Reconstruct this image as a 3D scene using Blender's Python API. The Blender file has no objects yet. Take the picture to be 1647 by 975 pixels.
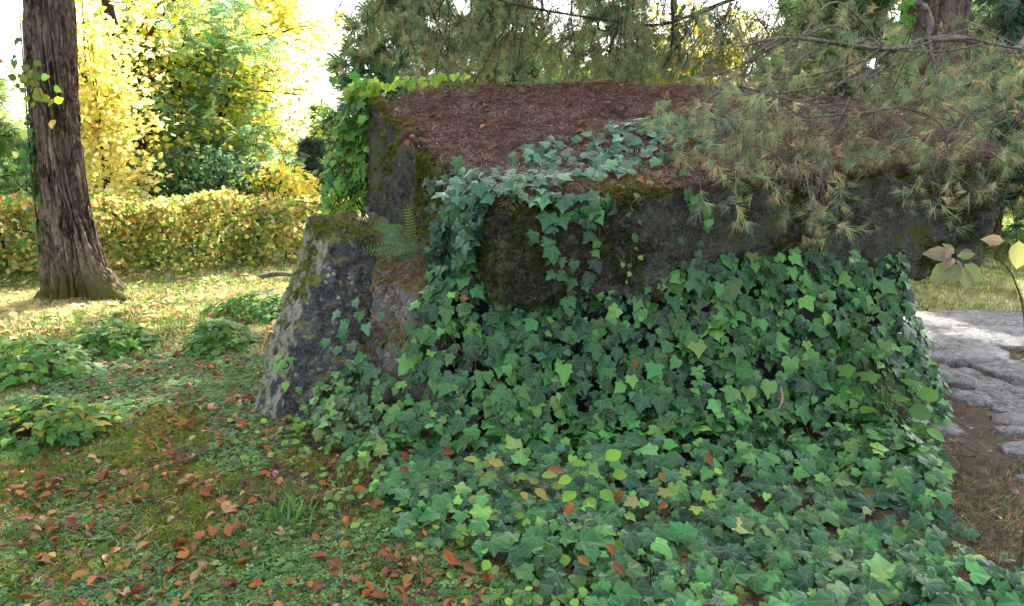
import bpy, bmesh, math, random
import numpy as np
from mathutils import Vector, Matrix
from mathutils.bvhtree import BVHTree

random.seed(7)
rng = np.random.default_rng(11)
S = bpy.context.scene
COL = S.collection
R_ = math.radians

# ------------------------------------------------------------------ camera, sky, sun, exposure
FPX, PITCH, EYE = 1197.0, R_(12.1), 1.6
cam_d = bpy.data.cameras.new('camera')
cam_d.sensor_width = 36.0
cam_d.lens = FPX / 1647 * 36.0
cam_d.clip_start, cam_d.clip_end = 0.05, 4000
cam = bpy.data.objects.new('camera', cam_d)
COL.objects.link(cam)
cam.location = (0, 0, EYE)
cam.rotation_euler = (R_(90) - PITCH, 0, 0)
S.camera = cam

SUN_EL, SUN_AZ = R_(43), R_(8)          # azimuth measured from +Y towards +X
w = bpy.data.worlds.new('World')
S.world = w
w.use_nodes = True
nt = w.node_tree
bg = nt.nodes['Background']
sky = nt.nodes.new('ShaderNodeTexSky')
sky.sky_type = 'NISHITA'
sky.sun_disc = False
sky.sun_elevation = SUN_EL
sky.sun_rotation = SUN_AZ
sky.air_density = 1.0
sky.dust_density = 4.0
sky.ozone_density = 0.6
hs = nt.nodes.new('ShaderNodeHueSaturation')        # thin high cloud whitens the blue
hs.inputs['Saturation'].default_value = 0.35
nt.links.new(sky.outputs[0], hs.inputs['Color'])
nt.links.new(hs.outputs[0], bg.inputs[0])
bg.inputs[1].default_value = 0.15

sun_d = bpy.data.lights.new('sun', 'SUN')
sun_d.energy = 3.5
sun_d.angle = R_(0.55)
sun_d.color = (1.0, 0.95, 0.86)
sun = bpy.data.objects.new('sun', sun_d)
COL.objects.link(sun)
sdir = Vector((math.sin(SUN_AZ) * math.cos(SUN_EL), math.cos(SUN_AZ) * math.cos(SUN_EL), math.sin(SUN_EL)))
sun.rotation_euler = sdir.to_track_quat('Z', 'Y').to_euler()

S.view_settings.view_transform = 'Standard'
S.view_settings.look = 'None'
S.view_settings.gamma = 1.0
S.view_settings.exposure = 2.32
S.cycles.max_bounces = 6
S.cycles.diffuse_bounces = 2
S.cycles.transmission_bounces = 4
S.cycles.transparent_max_bounces = 8

# ------------------------------------------------------------------ helpers
def at(u, v, Y):
    """the point at distance Y in front of the viewpoint seen at photo pixel (u, v)"""
    a = (u - 823.5) / FPX
    b = (487.5 - v) / FPX
    d = np.array([a, math.cos(PITCH) + b * math.sin(PITCH), -math.sin(PITCH) + b * math.cos(PITCH)])
    return np.array([0, 0, EYE]) + d * (Y / d[1])

def _h(ix, iy, iz, seed):
    n = (ix * 374761393 + iy * 668265263 + iz * 2147483647 + seed * 1274126177) & 0xFFFFFFFF
    n = ((n ^ (n >> 13)) * 1274126177) & 0xFFFFFFFF
    n = ((n ^ (n >> 15)) * 2246822519) & 0xFFFFFFFF
    return (n & 0xFFFFFF) / float(0xFFFFFF) * 2 - 1

def vnoise(p, seed=0):
    p = np.asarray(p, float)
    i = np.floor(p).astype(np.int64)
    f = p - i
    f = f * f * (3 - 2 * f)
    r = 0
    for dx in (0, 1):
        wx = f[:, 0] if dx else 1 - f[:, 0]
        for dy in (0, 1):
            wy = f[:, 1] if dy else 1 - f[:, 1]
            for dz in (0, 1):
                wz = f[:, 2] if dz else 1 - f[:, 2]
                r = r + wx * wy * wz * _h(i[:, 0] + dx, i[:, 1] + dy, i[:, 2] + dz, seed)
    return r

def fbm(p, octv=4, seed=0, gain=0.5):
    p = np.asarray(p, float)
    r, a = 0, 1.0
    for k in range(octv):
        r = r + a * vnoise(p * 2 ** k + k * 17.3, seed + k)
        a *= gain
    return r

def sstep(a, b, x):
    t = np.clip((np.asarray(x, float) - a) / (b - a), 0, 1)
    return t * t * (3 - 2 * t)

def unit(v):
    v = np.asarray(v, float)
    return v / np.maximum(np.linalg.norm(v, axis=-1, keepdims=True), 1e-9)

class B:
    """collects triangles and links them as ONE mesh object"""
    def __init__(s):
        s.v, s.t, s.c, s.u, s.n = [], [], [], [], 0
    def add(s, v, t, col=(1, 1, 1), uv=None):
        v = np.asarray(v, float).reshape(-1, 3)
        t = np.asarray(t, int).reshape(-1, 3)
        c = np.asarray(col, float)
        c = np.broadcast_to(c[..., :3] if c.ndim == 2 else c[None, :3], (len(v), 3))
        s.v.append(v); s.t.append(t + s.n); s.c.append(c)
        s.u.append(np.zeros((len(v), 2)) if uv is None else np.asarray(uv, float))
        s.n += len(v)
        return s
    def mesh(s, name, mat, smooth=True):
        v = np.concatenate(s.v); t = np.concatenate(s.t); c = np.concatenate(s.c); u = np.concatenate(s.u)
        me = bpy.data.meshes.new(name)
        me.vertices.add(len(v)); me.vertices.foreach_set('co', v.ravel().astype(np.float32))
        me.loops.add(t.size); me.loops.foreach_set('vertex_index', t.ravel().astype(np.int32))
        me.polygons.add(len(t))
        me.polygons.foreach_set('loop_start', (np.arange(len(t)) * 3).astype(np.int32))
        try:
            me.polygons.foreach_set('loop_total', np.full(len(t), 3, np.int32))
        except Exception:
            pass
        me.polygons.foreach_set('use_smooth', np.full(len(t), smooth))
        a = me.attributes.new('tint', 'FLOAT_COLOR', 'POINT')
        a.data.foreach_set('color', np.concatenate([c, np.ones((len(c), 1))], 1).ravel().astype(np.float32))
        ul = me.uv_layers.new(name='UVMap')
        ul.data.foreach_set('uv', u[t.ravel()].ravel().astype(np.float32))
        me.update(calc_edges=True)
        me.validate()
        me.materials.append(mat)
        return me
    def build(s, name, mat, parent=None, smooth=True, kind=None, loc=None):
        if not s.v:
            return None
        if loc is None and parent is not None:
            loc0 = np.array(world_loc(parent))
            s.v = [a - loc0 for a in s.v]
            o = link(name, s.mesh(name, mat, smooth), parent)
        else:
            o = link(name, s.mesh(name, mat, smooth), parent)
        if kind:
            o['kind'] = kind
        return o

def world_loc(o):
    l = Vector((0, 0, 0))
    while o is not None:
        l = l + o.location
        o = o.parent
    return l

def link(name, data, parent=None):
    o = bpy.data.objects.new(name, data)
    COL.objects.link(o)
    if parent is not None:
        o.parent = parent
    return o

def tag(o, label, cat, group=None):
    o['label'] = label; o['category'] = cat
    if group:
        o['group'] = group
    return o

def thing(name, label, cat, loc=(0, 0, 0), group=None):
    o = link(name, None)
    o.location = [float(x) for x in loc]
    return tag(o, label, cat, group)

def frames(n, t):
    n = unit(n); t = np.asarray(t, float)
    y = unit(t - n * np.sum(n * t, -1, keepdims=True))
    x = np.cross(y, n)
    return np.stack([x, y, n], -1)          # columns

def place(b, T, pos, Rm, sc, col):
    """many copies of template T=(v,t,uv) into builder b"""
    v, t, uv = T
    N = len(pos)
    if N == 0:
        return
    V = np.einsum('nij,kj->nki', Rm, v) * np.asarray(sc, float).reshape(-1, 1, 1) + np.asarray(pos)[:, None, :]
    tri = (np.arange(N)[:, None, None] * len(v) + t[None]).reshape(-1, 3)
    C = np.repeat(np.asarray(col, float), len(v), 0)
    b.add(V.reshape(-1, 3), tri, C, np.tile(uv, (N, 1)))

def tube(b, pts, rad, sides=6, col=(1, 1, 1), cap=True):
    pts = np.asarray(pts, float); n = len(pts)
    rad = np.broadcast_to(np.asarray(rad, float), (n,))
    tg = unit(np.gradient(pts, axis=0))
    ref = np.array([0.31, 0.17, 0.93]) if abs(tg[0][2]) < 0.8 else np.array([0.9, 0.3, 0.1])
    x = unit(np.cross(tg, ref)); y = np.cross(tg, x)
    a = np.arange(sides) / sides * 2 * np.pi
    V = pts[:, None] + rad[:, None, None] * (x[:, None] * np.cos(a)[None, :, None] + y[:, None] * np.sin(a)[None, :, None])
    i = np.arange(n - 1)[:, None] * sides; j = np.arange(sides)[None]; k = (j + 1) % sides
    q = np.stack([i + j, i + k, i + sides + k, i + sides + j], -1).reshape(-1, 4)
    tri = np.concatenate([q[:, [0, 1, 2]], q[:, [0, 2, 3]]])
    V = V.reshape(-1, 3)
    if cap:
        V = np.concatenate([V, pts[-1:]])
        m = (n - 1) * sides
        tri = np.concatenate([tri, np.stack([m + np.arange(sides), m + (np.arange(sides) + 1) % sides, np.full(sides, len(V) - 1)], -1)])
    u = np.zeros((len(V), 2))
    b.add(V, tri, col, u)

def spline(pts, n=12):
    p = np.asarray(pts, float)
    p = np.concatenate([[2 * p[0] - p[1]], p, [2 * p[-1] - p[-2]]])
    out = []
    for i in range(1, len(p) - 2):
        for t in np.linspace(0, 1, n, endpoint=False):
            a, b_, c, d = p[i - 1], p[i], p[i + 1], p[i + 2]
            out.append(0.5 * ((2 * b_) + (-a + c) * t + (2 * a - 5 * b_ + 4 * c - d) * t * t + (-a + 3 * b_ - 3 * c + d) * t ** 3))
    out.append(p[-2])
    return np.array(out)

# ------------------------------------------------------------------ materials
class NT:
    def __init__(s, name):
        s.m = bpy.data.materials.new(name); s.m.use_nodes = True
        s.t = s.m.node_tree; s.t.nodes.clear()
        s.out = s.t.nodes.new('ShaderNodeOutputMaterial')
    def n(s, typ, **kw):
        nd = s.t.nodes.new('ShaderNode' + typ)
        for k, v in kw.items():
            setattr(nd, k, v)
        return nd
    def l(s, a, b):
        s.t.links.new(a, b)
    def inp(s, sock, v):
        if hasattr(v, 'links'):
            s.l(v, sock)
        else:
            if hasattr(sock, 'default_value') and sock.type == 'RGBA' and len(v) == 3:
                v = (*v, 1)
            sock.default_value = v
    def math(s, op, a, b=None, c=None, clamp=False):
        nd = s.n('Math', operation=op); nd.use_clamp = clamp
        for i, x in enumerate((a, b, c)):
            if x is not None:
                s.inp(nd.inputs[i], x)
        return nd.outputs[0]
    def mix(s, f, a, b, typ='MIX'):
        nd = s.n('Mix', data_type='RGBA', blend_type=typ)
        s.inp(nd.inputs[0], f); s.inp(nd.inputs[6], a); s.inp(nd.inputs[7], b)
        return nd.outputs[2]
    def ramp(s, f, a, b, lo=0.0, hi=1.0):
        nd = s.n('MapRange', interpolation_type='SMOOTHSTEP'); nd.clamp = True
        s.inp(nd.inputs[0], f)
        nd.inputs[1].default_value = a; nd.inputs[2].default_value = b
        nd.inputs[3].default_value = lo; nd.inputs[4].default_value = hi
        return nd.outputs[0]
    def noise(s, scale, detail=4, rough=0.6, vec=None, sx=None):
        if vec is None:
            vec = s.n('TexCoord').outputs['Object']
        if sx is not None:
            mp = s.n('Mapping'); s.l(vec, mp.inputs[0]); mp.inputs[3].default_value = sx; vec = mp.outputs[0]
        nd = s.n('TexNoise'); nd.inputs['Scale'].default_value = scale
        nd.inputs['Detail'].default_value = detail; nd.inputs['Roughness'].default_value = rough
        s.l(vec, nd.inputs['Vector'])
        return nd.outputs['Fac']
    def bump(s, h, strength=0.5, dist=0.02, nrm=None):
        nd = s.n('Bump'); nd.inputs['Strength'].default_value = strength; nd.inputs['Distance'].default_value = dist
        s.l(h, nd.inputs['Height'])
        if nrm is not None:
            s.l(nrm, nd.inputs['Normal'])
        return nd.outputs[0]
    def bsdf(s, col, rough=0.8, spec=0.3, nrm=None):
        p = s.n('BsdfPrincipled')
        s.inp(p.inputs['Base Color'], col); s.inp(p.inputs['Roughness'], rough)
        p.inputs['Specular IOR Level'].default_value = spec
        if nrm is not None:
            s.l(nrm, p.inputs['Normal'])
        return p.outputs[0]
    def done(s, sh):
        s.l(sh, s.out.inputs[0])
        return s.m

def leaf_mat(name, rough=0.45, spec=0.5, transl=0.35, vein=None, tcol=(1.0, 1.0, 0.6), mottle=0.25):
    m = NT(name)
    c = m.n('Attribute', attribute_name='tint').outputs['Color']
    nz = m.noise(18, 3)
    c = m.mix(m.ramp(nz, 0.35, 0.7, 0, mottle), c, (0.0, 0.0, 0.0), 'MIX') if False else m.mix(mottle, c, m.mix(1.0, c, m.mix(nz, (0.35, 0.35, 0.35), (1.7, 1.7, 1.5)), 'MULTIPLY'))
    nrm = None
    if vein:
        uv = m.n('UVMap', uv_map='UVMap').outputs[0]
        sp = m.n('SeparateXYZ'); m.l(uv, sp.inputs[0])
        ax = m.math('ABSOLUTE', sp.outputs[0]); y = sp.outputs[1]
        ds = [ax]
        for ang in vein:
            a = R_(ang)
            d = m.math('SUBTRACT', m.math('MULTIPLY', ax, math.cos(a)), m.math('MULTIPLY', y, math.sin(a)))
            ds.append(m.math('ABSOLUTE', d))
        d = ds[0]
        for e in ds[1:]:
            d = m.math('MINIMUM', d, e)
        vf = m.ramp(d, 0.004, 0.028, 0.32, 0.0)
        c = m.mix(vf, c, m.mix(0.5, c, (0.30, 0.42, 0.24)))
        nrm = m.bump(m.math('ADD', m.ramp(d, 0.0, 0.16, 0.0, 1.0), nz), 0.16, 0.01)
    p = m.bsdf(c, rough, spec, nrm)
    if transl > 0:
        tr = m.n('BsdfTranslucent')
        m.l(m.mix(1.0, c, (2.2 * tcol[0], 2.2 * tcol[1], 2.2 * tcol[2]), 'MULTIPLY'), tr.inputs[0])
        mx = m.n('MixShader'); mx.inputs[0].default_value = transl
        m.l(p, mx.inputs[1]); m.l(tr.outputs[0], mx.inputs[2])
        return m.done(mx.outputs[0])
    return m.done(p)

def stone_mat(name, dark, light, moss=(0.075, 0.085, 0.018), moss_lo=0.55, moss_up=0.6, lichen=(0.30, 0.31, 0.26), lich=0.6, scale=1.0, lichen_left=0.0, bump=1.0):
    m = NT(name)
    geo = m.n('NewGeometry')
    sp = m.n('SeparateXYZ'); m.l(geo.outputs['Normal'], sp.inputs[0])
    n1 = m.noise(2.2 * scale, 6, 0.65); n2 = m.noise(14 * scale, 5, 0.7); n3 = m.noise(70 * scale, 3, 0.6)
    f = m.math('ADD', m.math('MULTIPLY', n1, 0.55), m.math('MULTIPLY', n2, 0.45))
    c = m.mix(m.ramp(f, 0.36, 0.64), dark, light)
    c = m.mix(m.ramp(n3, 0.45, 0.75, 0, 0.55), c, (light[0] * 2.0, light[1] * 2.0, light[2] * 2.0))
    vo = m.n('TexVoronoi'); vo.inputs['Scale'].default_value = 26 * scale
    m.l(m.n('TexCoord').outputs['Object'], vo.inputs['Vector'])
    lf = m.math('MULTIPLY', m.ramp(vo.outputs['Distance'], 0.42, 0.25), m.ramp(n2, 0.46, 0.6))
    if lichen_left > 0:
        lf = m.math('MAXIMUM', lf, m.math('MULTIPLY', m.ramp(sp.outputs[0], -0.3, -0.6, 0, 1), m.ramp(n2, 0.3, 0.6, 0.25, 0.9)))
    c = m.mix(m.math('MULTIPLY', lf, lich), c, lichen)
    mf = m.math('ADD', m.math('MULTIPLY', sp.outputs[2], moss_up), m.math('ADD', m.math('MULTIPLY', n1, 0.9), m.math('MULTIPLY', n2, 0.35)))
    mf = m.ramp(mf, moss_lo + 0.45, moss_lo + 0.7)
    mc = m.mix(n3, (moss[0] * .55, moss[1] * .6, moss[2] * .6), (moss[0] * 1.5, moss[1] * 1.5, moss[2] * 1.3))
    c = m.mix(mf, c, mc)
    h = m.math('ADD', m.math('MULTIPLY', n2, 0.6), m.math('MULTIPLY', n3, 0.6))
    return m.done(m.bsdf(c, 0.88, 0.25, m.bump(h, 0.8 * bump, 0.035)))

M_ivy = leaf_mat('ivy_leaf', 0.28, 0.27, 0.06, vein=(52, 96), tcol=(0.9, 1.0, 0.4))
M_ivy_lit = leaf_mat('ivy_leaf_lit', 0.45, 0.4, 0.4, vein=(52, 96), tcol=(1.1, 1.1, 0.3))  # lit copy of the ivy material, made brighter for sunlit leaves
M_leaf = leaf_mat('broad_leaf', 0.5, 0.35, 0.45, vein=(62,), tcol=(1.05, 1.0, 0.55))
M_yellow = leaf_mat('autumn_leaf', 0.6, 0.2, 0.42, tcol=(1.0, 1.0, 0.85))
M_dead = leaf_mat('dead_leaf', 0.55, 0.22, 0.12, vein=(60,), tcol=(1, .8, .6), mottle=0.5)
M_needle = leaf_mat('pine_needle', 0.5, 0.4, 0.2, tcol=(1, 1, .6), mottle=0.1)
M_litter = leaf_mat('needle_litter', 0.75, 0.12, 0.0, mottle=0.3)
M_ivyp = leaf_mat('ivy_leaf_open', 0.5, 0.15, 0.32, vein=(52, 96), tcol=(1.0, 1.1, 0.35))  # ivy copy with less gloss, so sunlit patches read bright green
M_grass = leaf_mat('grass_blade', 0.7, 0.12, 0.3, tcol=(.85, 1.05, 0.5), mottle=0.2)
M_moss = leaf_mat('moss_tuft', 0.9, 0.1, 0.25, tcol=(1, 1, .4), mottle=0.4)

def bark_mat(name, dark, light, sz=0.25, moss_h=None, scale=9.0):
    m = NT(name)
    tc = m.n('TexCoord').outputs['Object']
    n1 = m.noise(scale, 6, 0.65, tc, (1, 1, sz)); n2 = m.noise(scale * 6, 4, 0.6, tc, (1, 1, 0.35)); n3 = m.noise(2.0, 3, 0.5, tc)
    a = m.n('Attribute', attribute_name='tint').outputs['Fac']
    f = m.math('ADD', m.math('MULTIPLY', n1, 0.6), m.math('MULTIPLY', n2, 0.4))
    c = m.mix(m.ramp(f, 0.38, 0.62), dark, light)
    c = m.mix(m.ramp(n2, 0.5, 0.75, 0, .5), c, (light[0] * 1.5, light[1] * 1.45, light[2] * 1.4))
    if moss_h is not None:
        sp = m.n('SeparateXYZ'); m.l(tc, sp.inputs[0])
        mf = m.math('MULTIPLY', m.ramp(sp.outputs[2], moss_h, 0.0), m.ramp(n3, 0.35, 0.6))
        c = m.mix(mf, c, m.mix(n2, (0.03, 0.035, 0.008), (0.11, 0.11, 0.025)))
    return m.done(m.bsdf(c, 0.9, 0.15, m.bump(f, 0.9, 0.03)))

M_bark = bark_mat('furrowed_bark', (0.022, 0.015, 0.012), (0.22, 0.165, 0.13), 0.34, 0.55, 6.0)
M_pinebark = bark_mat('pine_bark', (0.035, 0.025, 0.021), (0.15, 0.112, 0.095), 0.3)
M_twig = bark_mat('grey_twig', (0.06, 0.05, 0.042), (0.22, 0.19, 0.165), 0.6, None, 30)
M_darktwig = bark_mat('dark_twig', (0.025, 0.018, 0.014), (0.075, 0.055, 0.042), 0.6, None, 30)
M_stem = bark_mat('vine_stem', (0.05, 0.03, 0.018), (0.17, 0.11, 0.06), 0.6, None, 40)

# ground: soil, moss and dry turf
m = NT('ground_soil')
tc = m.n('TexCoord').outputs['Object']
n1 = m.noise(0.9, 5, 0.6, tc); n2 = m.noise(6, 6, 0.65, tc); n3 = m.noise(45, 4, 0.7, tc)
sp = m.n('SeparateXYZ'); m.l(tc, sp.inputs[0])
soil = m.mix(m.ramp(n2, .3, .7), (0.030, 0.020, 0.013), (0.085, 0.060, 0.038))
moss = m.mix(n3, (0.050, 0.060, 0.010), (0.16, 0.155, 0.026))
turf = m.mix(n3, (0.055, 0.07, 0.018), (0.17, 0.165, 0.06))
c = m.mix(m.ramp(n2, 0.47, 0.60, 0, .9), soil, moss)
lawn = m.ramp(sp.outputs[1], 5.0, 7.5)
c = m.mix(m.math('MULTIPLY', lawn, m.ramp(n2, 0.2, 0.55, 0.55, 1)), c, turf)
straw = m.math('MULTIPLY', m.math('MULTIPLY', m.ramp(sp.outputs[1], 6.0, 7.0), m.ramp(sp.outputs[1], 11.5, 8.8)), m.ramp(n1, 0.3, 0.6, 0.35, 0.85))
c = m.mix(straw, c, m.mix(n3, (0.15, 0.12, 0.05), (0.33, 0.27, 0.14)))
dirt = m.math('MULTIPLY', m.ramp(sp.outputs[0], 1.6, 2.2), m.ramp(sp.outputs[1], 7.0, 5.6))
c = m.mix(m.math('MULTIPLY', dirt, 0.85), c, m.mix(n3, (0.050, 0.035, 0.026), (0.15, 0.115, 0.085)))
M_ground = m.done(m.bsdf(c, 0.92, 0.15, m.bump(m.math('ADD', n2, m.math('MULTIPLY', n3, .6)), 0.8, 0.03)))

M_cap = stone_mat('capstone_rock', (0.014, 0.016, 0.012), (0.085, 0.088, 0.072), moss=(0.055, 0.064, 0.012), moss_lo=0.19, moss_up=0.35, lichen=(0.13, 0.135, 0.11), lich=0.75, bump=1.4)
M_stand = stone_mat('standing_rock', (0.018, 0.019, 0.021), (0.10, 0.102, 0.104), moss=(0.13, 0.13, 0.03), moss_lo=0.48, moss_up=0.55, lichen=(0.36, 0.36, 0.25), lich=0.9, lichen_left=1.0, bump=1.6)
M_boulder = stone_mat('boulder_rock', (0.045, 0.045, 0.04), (0.17, 0.165, 0.15), moss=(0.10, 0.10, 0.025), moss_lo=0.42, moss_up=0.55, lich=0.7)
M_under = stone_mat('support_rock', (0.014, 0.014, 0.015), (0.05, 0.05, 0.052), moss_lo=0.75, lich=0.3)
M_paver = stone_mat('paving_rock', (0.08, 0.077, 0.076), (0.27, 0.262, 0.262), moss=(0.07, 0.058, 0.040), moss_lo=0.62, moss_up=0.3, lichen=(0.40, 0.40, 0.40), lich=0.5, scale=1.6)

# ------------------------------------------------------------------ leaf templates (v, tris, uv); base at origin, tip along +Y
def fan_leaf(outline, c=(0, 0.2), bend=0.12, fold=0.15, ring=0.55, wav=0.0, ph=0.0):
    o = np.array(outline, float)
    n = len(o)
    c = np.array(c)
    inner = c + (o - c) * ring
    p2 = np.concatenate([[c], inner, o])
    r = np.hypot(p2[:, 0], p2[:, 1] - 0.2)
    z = fold * np.abs(p2[:, 0]) - bend * r ** 2 + wav * np.sin(np.arctan2(p2[:, 1], p2[:, 0]) * 5 + ph) * r
    v = np.column_stack([p2, z])
    t = []
    for i in range(n):
        j = (i + 1) % n
        t += [(0, 1 + j, 1 + i), (1 + i, 1 + j, 1 + n + j), (1 + i, 1 + n + j, 1 + n + i)]
    t = np.array(t)
    e1 = v[t[:, 1]] - v[t[:, 0]]; e2 = v[t[:, 2]] - v[t[:, 0]]
    if np.sum(np.cross(e1, e2)[:, 2]) < 0:
        t = t[:, ::-1]
    return v, t, p2.copy()

def ivy_T(lob=1.0, k=0):
    h = [(0.09, -0.12), (0.28, -0.16), (0.45, -0.02), (0.39, 0.14), (0.56 * lob, 0.38), (0.33, 0.47), (0.19, 0.72)]
    rr = np.random.default_rng(k + 50)
    h = [(x * (1 + rr.uniform(-.14, .14)), y + rr.uniform(-.05, .05)) for x, y in h]
    h2 = [(-x * (1 + rr.uniform(-.12, .12)), y + rr.uniform(-.05, .05)) for x, y in reversed(h)]
    o = [(0, 0.0)] + h + [(0.0 + rr.uniform(-.05, .05), 1.0)] + h2
    return fan_leaf(o, (0, 0.18), rr.uniform(0.05, 0.38), rr.uniform(-0.12, 0.26), 0.55, 0.045, rr.uniform(0, 6))

IVY = [ivy_T(l, k) for k, l in enumerate((1.0, 0.85, 1.12, 0.95, 0.72, 1.05, .8, 1.18))]

def oval_T(wd=0.3, n=5, bend=0.15, fold=0.2, curl=0.0, twist=0.0):
    ys = np.linspace(0, 1, n + 1)
    wv = wd * np.sin(np.pi * ys ** 0.85) ** 0.8
    wv[0] = 0.015; wv[-1] = 0.0
    V, U = [], []
    for i, y in enumerate(ys):
        for sx in (-1, 0, 1):
            x = sx * wv[i]
            z = fold * abs(x) + curl * x * x / max(wd, .01) * 2 - bend * (y - .4) ** 2 + twist * x * (y - .5)
            V.append((x, y, z)); U.append((x, y))
    t = []
    for i in range(n):
        for s in (0, 1):
            a = i * 3 + s
            t += [(a, a + 1, a + 4), (a, a + 4, a + 3)]
    return np.array(V), np.array(t), np.array(U)

OVAL = [oval_T(0.30, 4, .2, .25), oval_T(0.34, 4, .1, .1), oval_T(0.27, 4, .3, .3)]
SMALL = [oval_T(0.36, 2, .2, .25), oval_T(0.32, 2, .05, .4)]
DEADL = [oval_T(0.29, 5, .9, .15, .25, .4), oval_T(0.25, 5, -.7, .6, .5, .8), fan_leaf([(0, 0), (.14, .02), (.30, .12), (.18, .28), (.42, .42), (.22, .52), (.30, .74), (.12, .80), (0, 1), (-.12, .80), (-.30, .74), (-.22, .52), (-.42, .42), (-.18, .28), (-.30, .12), (-.14, .02)], (0, .45), .5, .35, .5, .05), oval_T(0.29, 5, .25, .15, .25, .4), oval_T(0.31, 5, -.2, .3, .2, -.5), oval_T(0.28, 5, .45, .5, .1, .3), oval_T(0.32, 5, .15, .05, -.2, .6), oval_T(0.29, 5, -.4, .4, .4, 0.), oval_T(0.27, 5, .2, .7, .1, -.4)]
MAPLE = [fan_leaf([(0, 0), (.2, -.1), (.5, 0), (.38, .2), (.6, .5), (.3, .55), (.2, .8), (0, 1), (-.2, .8), (-.3, .55), (-.6, .5), (-.38, .2), (-.5, 0), (-.2, -.1)], (0, .25), .2, .1, .5)]
def quadleaf():
    v = np.array([(0, 0, 0), (.34, .45, .06), (0, 1, -.1), (-.34, .45, .06)], float)
    return v, np.array([(0, 1, 2), (0, 2, 3)]), v[:, :2].copy()
QUAD = quadleaf()
def hexleaf():
    v = np.array([(0, 0, 0), (.36, .2, .05), (.42, .55, .04), (0, 1, -.12), (-.42, .55, .06), (-.36, .2, .03)], float)
    return v, np.array([(0, 1, 2), (0, 2, 3), (0, 3, 4), (0, 4, 5)]), v[:, :2].copy()
HEX = hexleaf()

def tuft_T(n, length, wid, spread, seed, forward=0.6, droop=0.0):
    """needle tuft: needles radiating about +Y from a short shoot"""
    rr = np.random.default_rng(seed)
    V, t = [], []
    for i in range(n):
        ph = rr.uniform(0, 2 * np.pi); el = np.clip(rr.normal(spread, spread * .35), .05, 1.7)
        d = np.array([math.sin(el) * math.cos(ph), math.cos(el) * forward + (1 - forward) * .4, math.sin(el) * math.sin(ph)])
        d = unit(d)
        s = unit(np.cross(d, rr.normal(size=3)))
        y0 = rr.uniform(-.25, .05) * length
        L = length * rr.uniform(.7, 1.1)
        p0 = np.array([0, y0, 0]); p1 = p0 + d * L * .55; p2 = p0 + d * L + np.array([0, 0, -droop * L])
        k = len(V)
        V += [p0 - s * wid * .5, p0 + s * wid * .5, p1 - s * wid * .5, p1 + s * wid * .5, p2]
        t += [(k, k + 1, k + 3), (k, k + 3, k + 2), (k + 2, k + 3, k + 4)]
    return np.array(V), np.array(t), np.zeros((len(V), 2))

def rand_col(base, n, hv=0.15, bv=0.3):
    base = np.asarray(base, float)
    if base.ndim == 1:
        base = base[None]
    c = base[rng.integers(0, len(base), n)]
    return np.clip(c * (1 + rng.normal(0, bv, (n, 1))).clip(.35, 2) * (1 + rng.normal(0, hv, (n, 3))).clip(.5, 1.6), 0.002, 0.9)

def rand_dirs(n):
    return unit(rng.normal(size=(n, 3)))

def scatter(b, Ts, pos, nrm, tip, sc, col):
    k = rng.integers(0, len(Ts), len(pos))
    Rm = frames(nrm, tip)
    for i, T in enumerate(Ts):
        q = k == i
        place(b, T, pos[q], Rm[q], sc[q], col[q])

def add_pieces(name, Ts, pos, nrm, tip, sc, col, mat, parent, nvar=16, label=None):
    """single pieces (leaves, tufts): objects that share a few meshes; each mesh has its own tint"""
    n = len(pos)
    if n == 0:
        return []
    nv = min(nvar, n)
    reps = rng.choice(n, nv, replace=False)
    meshes = []
    for i in range(nv):
        b = B()
        T = Ts[i % len(Ts)]
        b.add(T[0], T[1], col[reps[i]], T[2])
        meshes.append(b.mesh(name, mat))
    rc = np.asarray(col)[reps]
    Rm = frames(nrm, tip)
    L0 = np.array(world_loc(parent)) if parent is not None else np.zeros(3)
    out = []
    for i in range(n):
        d = np.sum((rc - col[i]) ** 2, 1)
        k = int(np.argsort(d)[rng.integers(0, min(3, nv))])
        o = link(name, meshes[k], parent)
        M = np.eye(4); M[:3, :3] = Rm[i] * sc[i]; M[:3, 3] = pos[i] - L0
        o.matrix_local = Matrix(M.tolist())
        out.append(o)
    return out

def leafy(parent, Ts, pos, nrm, tip, sc, col, mat, nparts=300, name='leaf', rest='foliage'):
    """the nparts leaves that show largest become parts, the rest one stuff part"""
    d = np.linalg.norm(pos - np.array([0, 0, EYE]), axis=1)
    view = unit(np.array([0, 0, EYE]) - pos)
    score = (sc / d) ** 2 * np.abs(np.sum(view * unit(nrm), 1)).clip(.15, 1)
    return split_leafy(parent, Ts, pos, nrm, tip, sc, col, mat, score, nparts, name, rest)

def split_leafy(parent, Ts, pos, nrm, tip, sc, col, mat, score, nparts=300, name='leaf', rest='foliage'):
    o = np.argsort(-score)
    a, b_ = o[:nparts], o[nparts:]
    add_pieces(name, Ts, pos[a], nrm[a], tip[a], sc[a], col[a], mat, parent)
    if len(b_):
        b = B(); scatter(b, Ts, pos[b_], nrm[b_], tip[b_], sc[b_], col[b_])
        b.build(rest, mat, parent, kind='stuff')

def inview(pos, m=0.06):
    d = pos - np.array([0, 0, EYE])
    fw = d[:, 1] * math.cos(PITCH) - d[:, 2] * math.sin(PITCH)
    up = d[:, 1] * math.sin(PITCH) + d[:, 2] * math.cos(PITCH)
    fw = np.maximum(fw, .01)
    return (np.abs(d[:, 0] / fw) < .688 + m) & (np.abs(up / fw) < .407 + m)

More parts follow.
